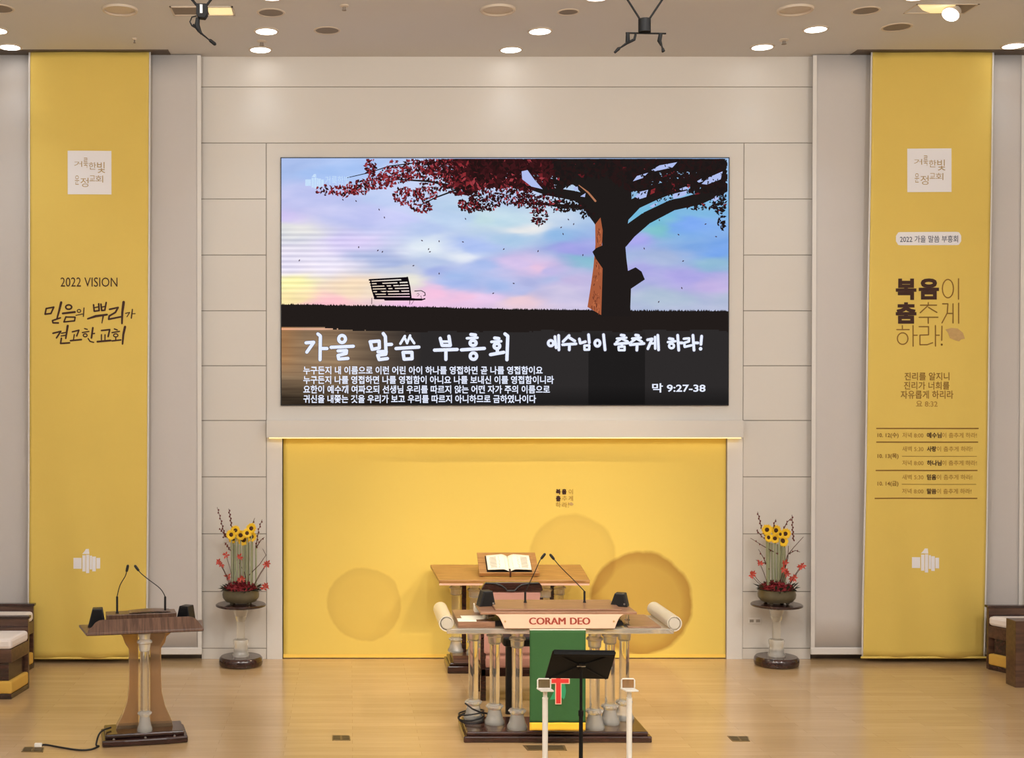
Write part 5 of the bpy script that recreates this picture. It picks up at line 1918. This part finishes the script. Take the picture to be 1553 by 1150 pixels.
# ------------------------------------------------------------------ white posts in front of the pulpit
def white_post(px, pxt, label):
    Yp = -6.3
    t = thing('prompter_post', (PX(px, Yp), Yp, 0), label, 'stand', 'white posts in front of the pulpit')
    k_ = FPX / (Yp - CAMY)
    zt_ = P(px, 1047, Yp)[1]
    b = MB()
    b.tube([(0, 0, 0.02), (0, 0, zt_ - 0.06)], 0.0215, 14)
    b.build('pole', M['white_paint'], t)
    b = MB()
    b.tube([(0, 0, zt_ - 0.065), (0, 0, zt_)], 0.0165, 14)
    b.tube([(0, 0, zt_ - 0.072), (0, 0, zt_ - 0.058)], 0.0225, 14)
    b.build('collar', M['white_paint'], t)
    b = MB()
    dx = (pxt - px) / k_
    b.prism([(dx - 0.06, 0.035), (dx + 0.045, 0.035), (dx + 0.062, -0.06), (dx - 0.038, -0.06)], zt_, zt_ + 0.012, 'z')
    b.build('tray', M['white_paint'], t, bevel=0.003, smooth=0)
    b = MB()
    z0 = zt_ + 0.012
    fr = [(dx - 0.052, z0), (dx - 0.052, z0 + 0.062), (dx - 0.044, z0 + 0.07), (dx + 0.04, z0 + 0.07), (dx + 0.048, z0 + 0.062), (dx + 0.048, z0)]
    b.tube([(x, 0.025, z) for x, z in fr], 0.0055, 8)
    b.build('frame', M['white_paint'], t)
    b = MB()
    b.box(dx - 0.047, dx + 0.043, 0.022, 0.027, z0, z0 + 0.066)
    b.build('pane', M['tint'], t, smooth=0)
    b = MB()
    b.lathe([(0.13, 0), (0.135, 0.01), (0.12, 0.02), (0.03, 0.026)], seg=28)
    b.build('foot', M['white_paint'], t)


white_post(827.5, 827, 'white post with a small tray left of the music stand')
white_post(955.5, 955, 'white post with a small tray right of the music stand')


# ------------------------------------------------------------------ clergy benches at the edges of the stage
def bench(x0, x1, yf, depth, zb, zs, label, arm=None, skew=0.0, rz=0.0):
    """x0..x1 along the wall; yf front; zb back height; zs cushion top"""
    t = thing('clergy_bench', ((x0 + x1) / 2, yf + depth / 2, 0), label, 'bench', 'benches at the sides of the stage', rz)
    hx, hy = (x1 - x0) / 2, depth / 2
    b = MB()
    b.box(-hx, hx, hy - 0.05, hy, 0.0, zb)
    b.build('backrest', M['pewwood'], t, bevel=0.004, smooth=0)
    b = MB()
    b.box(-hx - 0.02, hx + 0.02, hy - 0.07, hy + 0.015, zb, zb + 0.03)
    b.build('top_rail', M['darkwood'], t, bevel=0.006, smooth=0)
    b = MB()
    b.box(-hx, hx, hy - 0.058, hy - 0.05, zb - 0.1, zb - 0.085)
    b.build('moulding', M['darkwood'], t, smooth=0)
    s0, s1 = (-hx + skew, hx)
    poly = [(-hx, hy - 0.05), (s0, -hy), (s1, -hy), (hx, hy - 0.05)] if skew >= 0 else [(-hx, hy - 0.05), (-hx, -hy), (hx + skew, -hy), (hx, hy - 0.05)]
    b = MB()
    b.prism(poly, zs - 0.27, zs - 0.12, 'z')
    b.build('seat_rail', M['pewwood'], t, bevel=0.006, smooth=0)
    b = MB()
    b.prism([(x * 1.015, y - (0.02 if y < 0 else 0)) for x, y in poly], zs - 0.12, zs, 'z')
    b.build('cushion', M['cushion'], t, bevel=0.035, smooth=0)
    b = MB()
    b.prism([(x * 0.9 + (0.0), y * 0.9) for x, y in poly], 0.07, zs - 0.27, 'z')
    b.build('cabinet', M['darkwood'], t, smooth=0)
    b = MB()
    b.prism([(x * 1.01, y - (0.01 if y < 0 else 0)) for x, y in poly], 0.06, 0.2, 'z')
    b.build('kneeler', M['gold_cushion'], t, bevel=0.02, smooth=0)
    b = MB()
    b.prism([(x, y) for x, y in poly], 0.0, 0.06, 'z')
    b.build('plinth', M['darkwood'], t, bevel=0.004, smooth=0)
    if arm:
        b = MB()
        b.box(*arm)
        b.build('arm_panel', M['pewwood'], t, bevel=0.006, smooth=0)
    return t


# left: two benches, one behind the other
bench(PX(-70, -1.6), PX(43.5, -1.57), -2.12, 0.55, P(0, 938, -1.6)[1], P(0, 963, -1.9)[1], 'dark wooden bench with white cushion, front one at the left edge', None, -0.06)
bench(PX(-60, -0.5), PX(51, -0.47), -1.02, 0.55, P(0, 919, -0.5)[1], P(0, 933, -0.8)[1], 'dark wooden bench with white cushion, rear one at the left edge', None, -0.05)
# right
xr0 = PX(1498, -0.55)
bench(xr0, xr0 + 1.1, -1.35, 0.8, P(0, 922, -0.6)[1], P(0, 937.5, -0.7)[1] + 0.01, 'dark wooden bench with white cushion and side panel at the right edge', (PX(1541, -1.55) - xr0 - 0.55, PX(1541, -1.55) - xr0 - 0.05, -0.62, -0.405, 0.0, P(1541, 942, -1.55)[1]), 0.34)
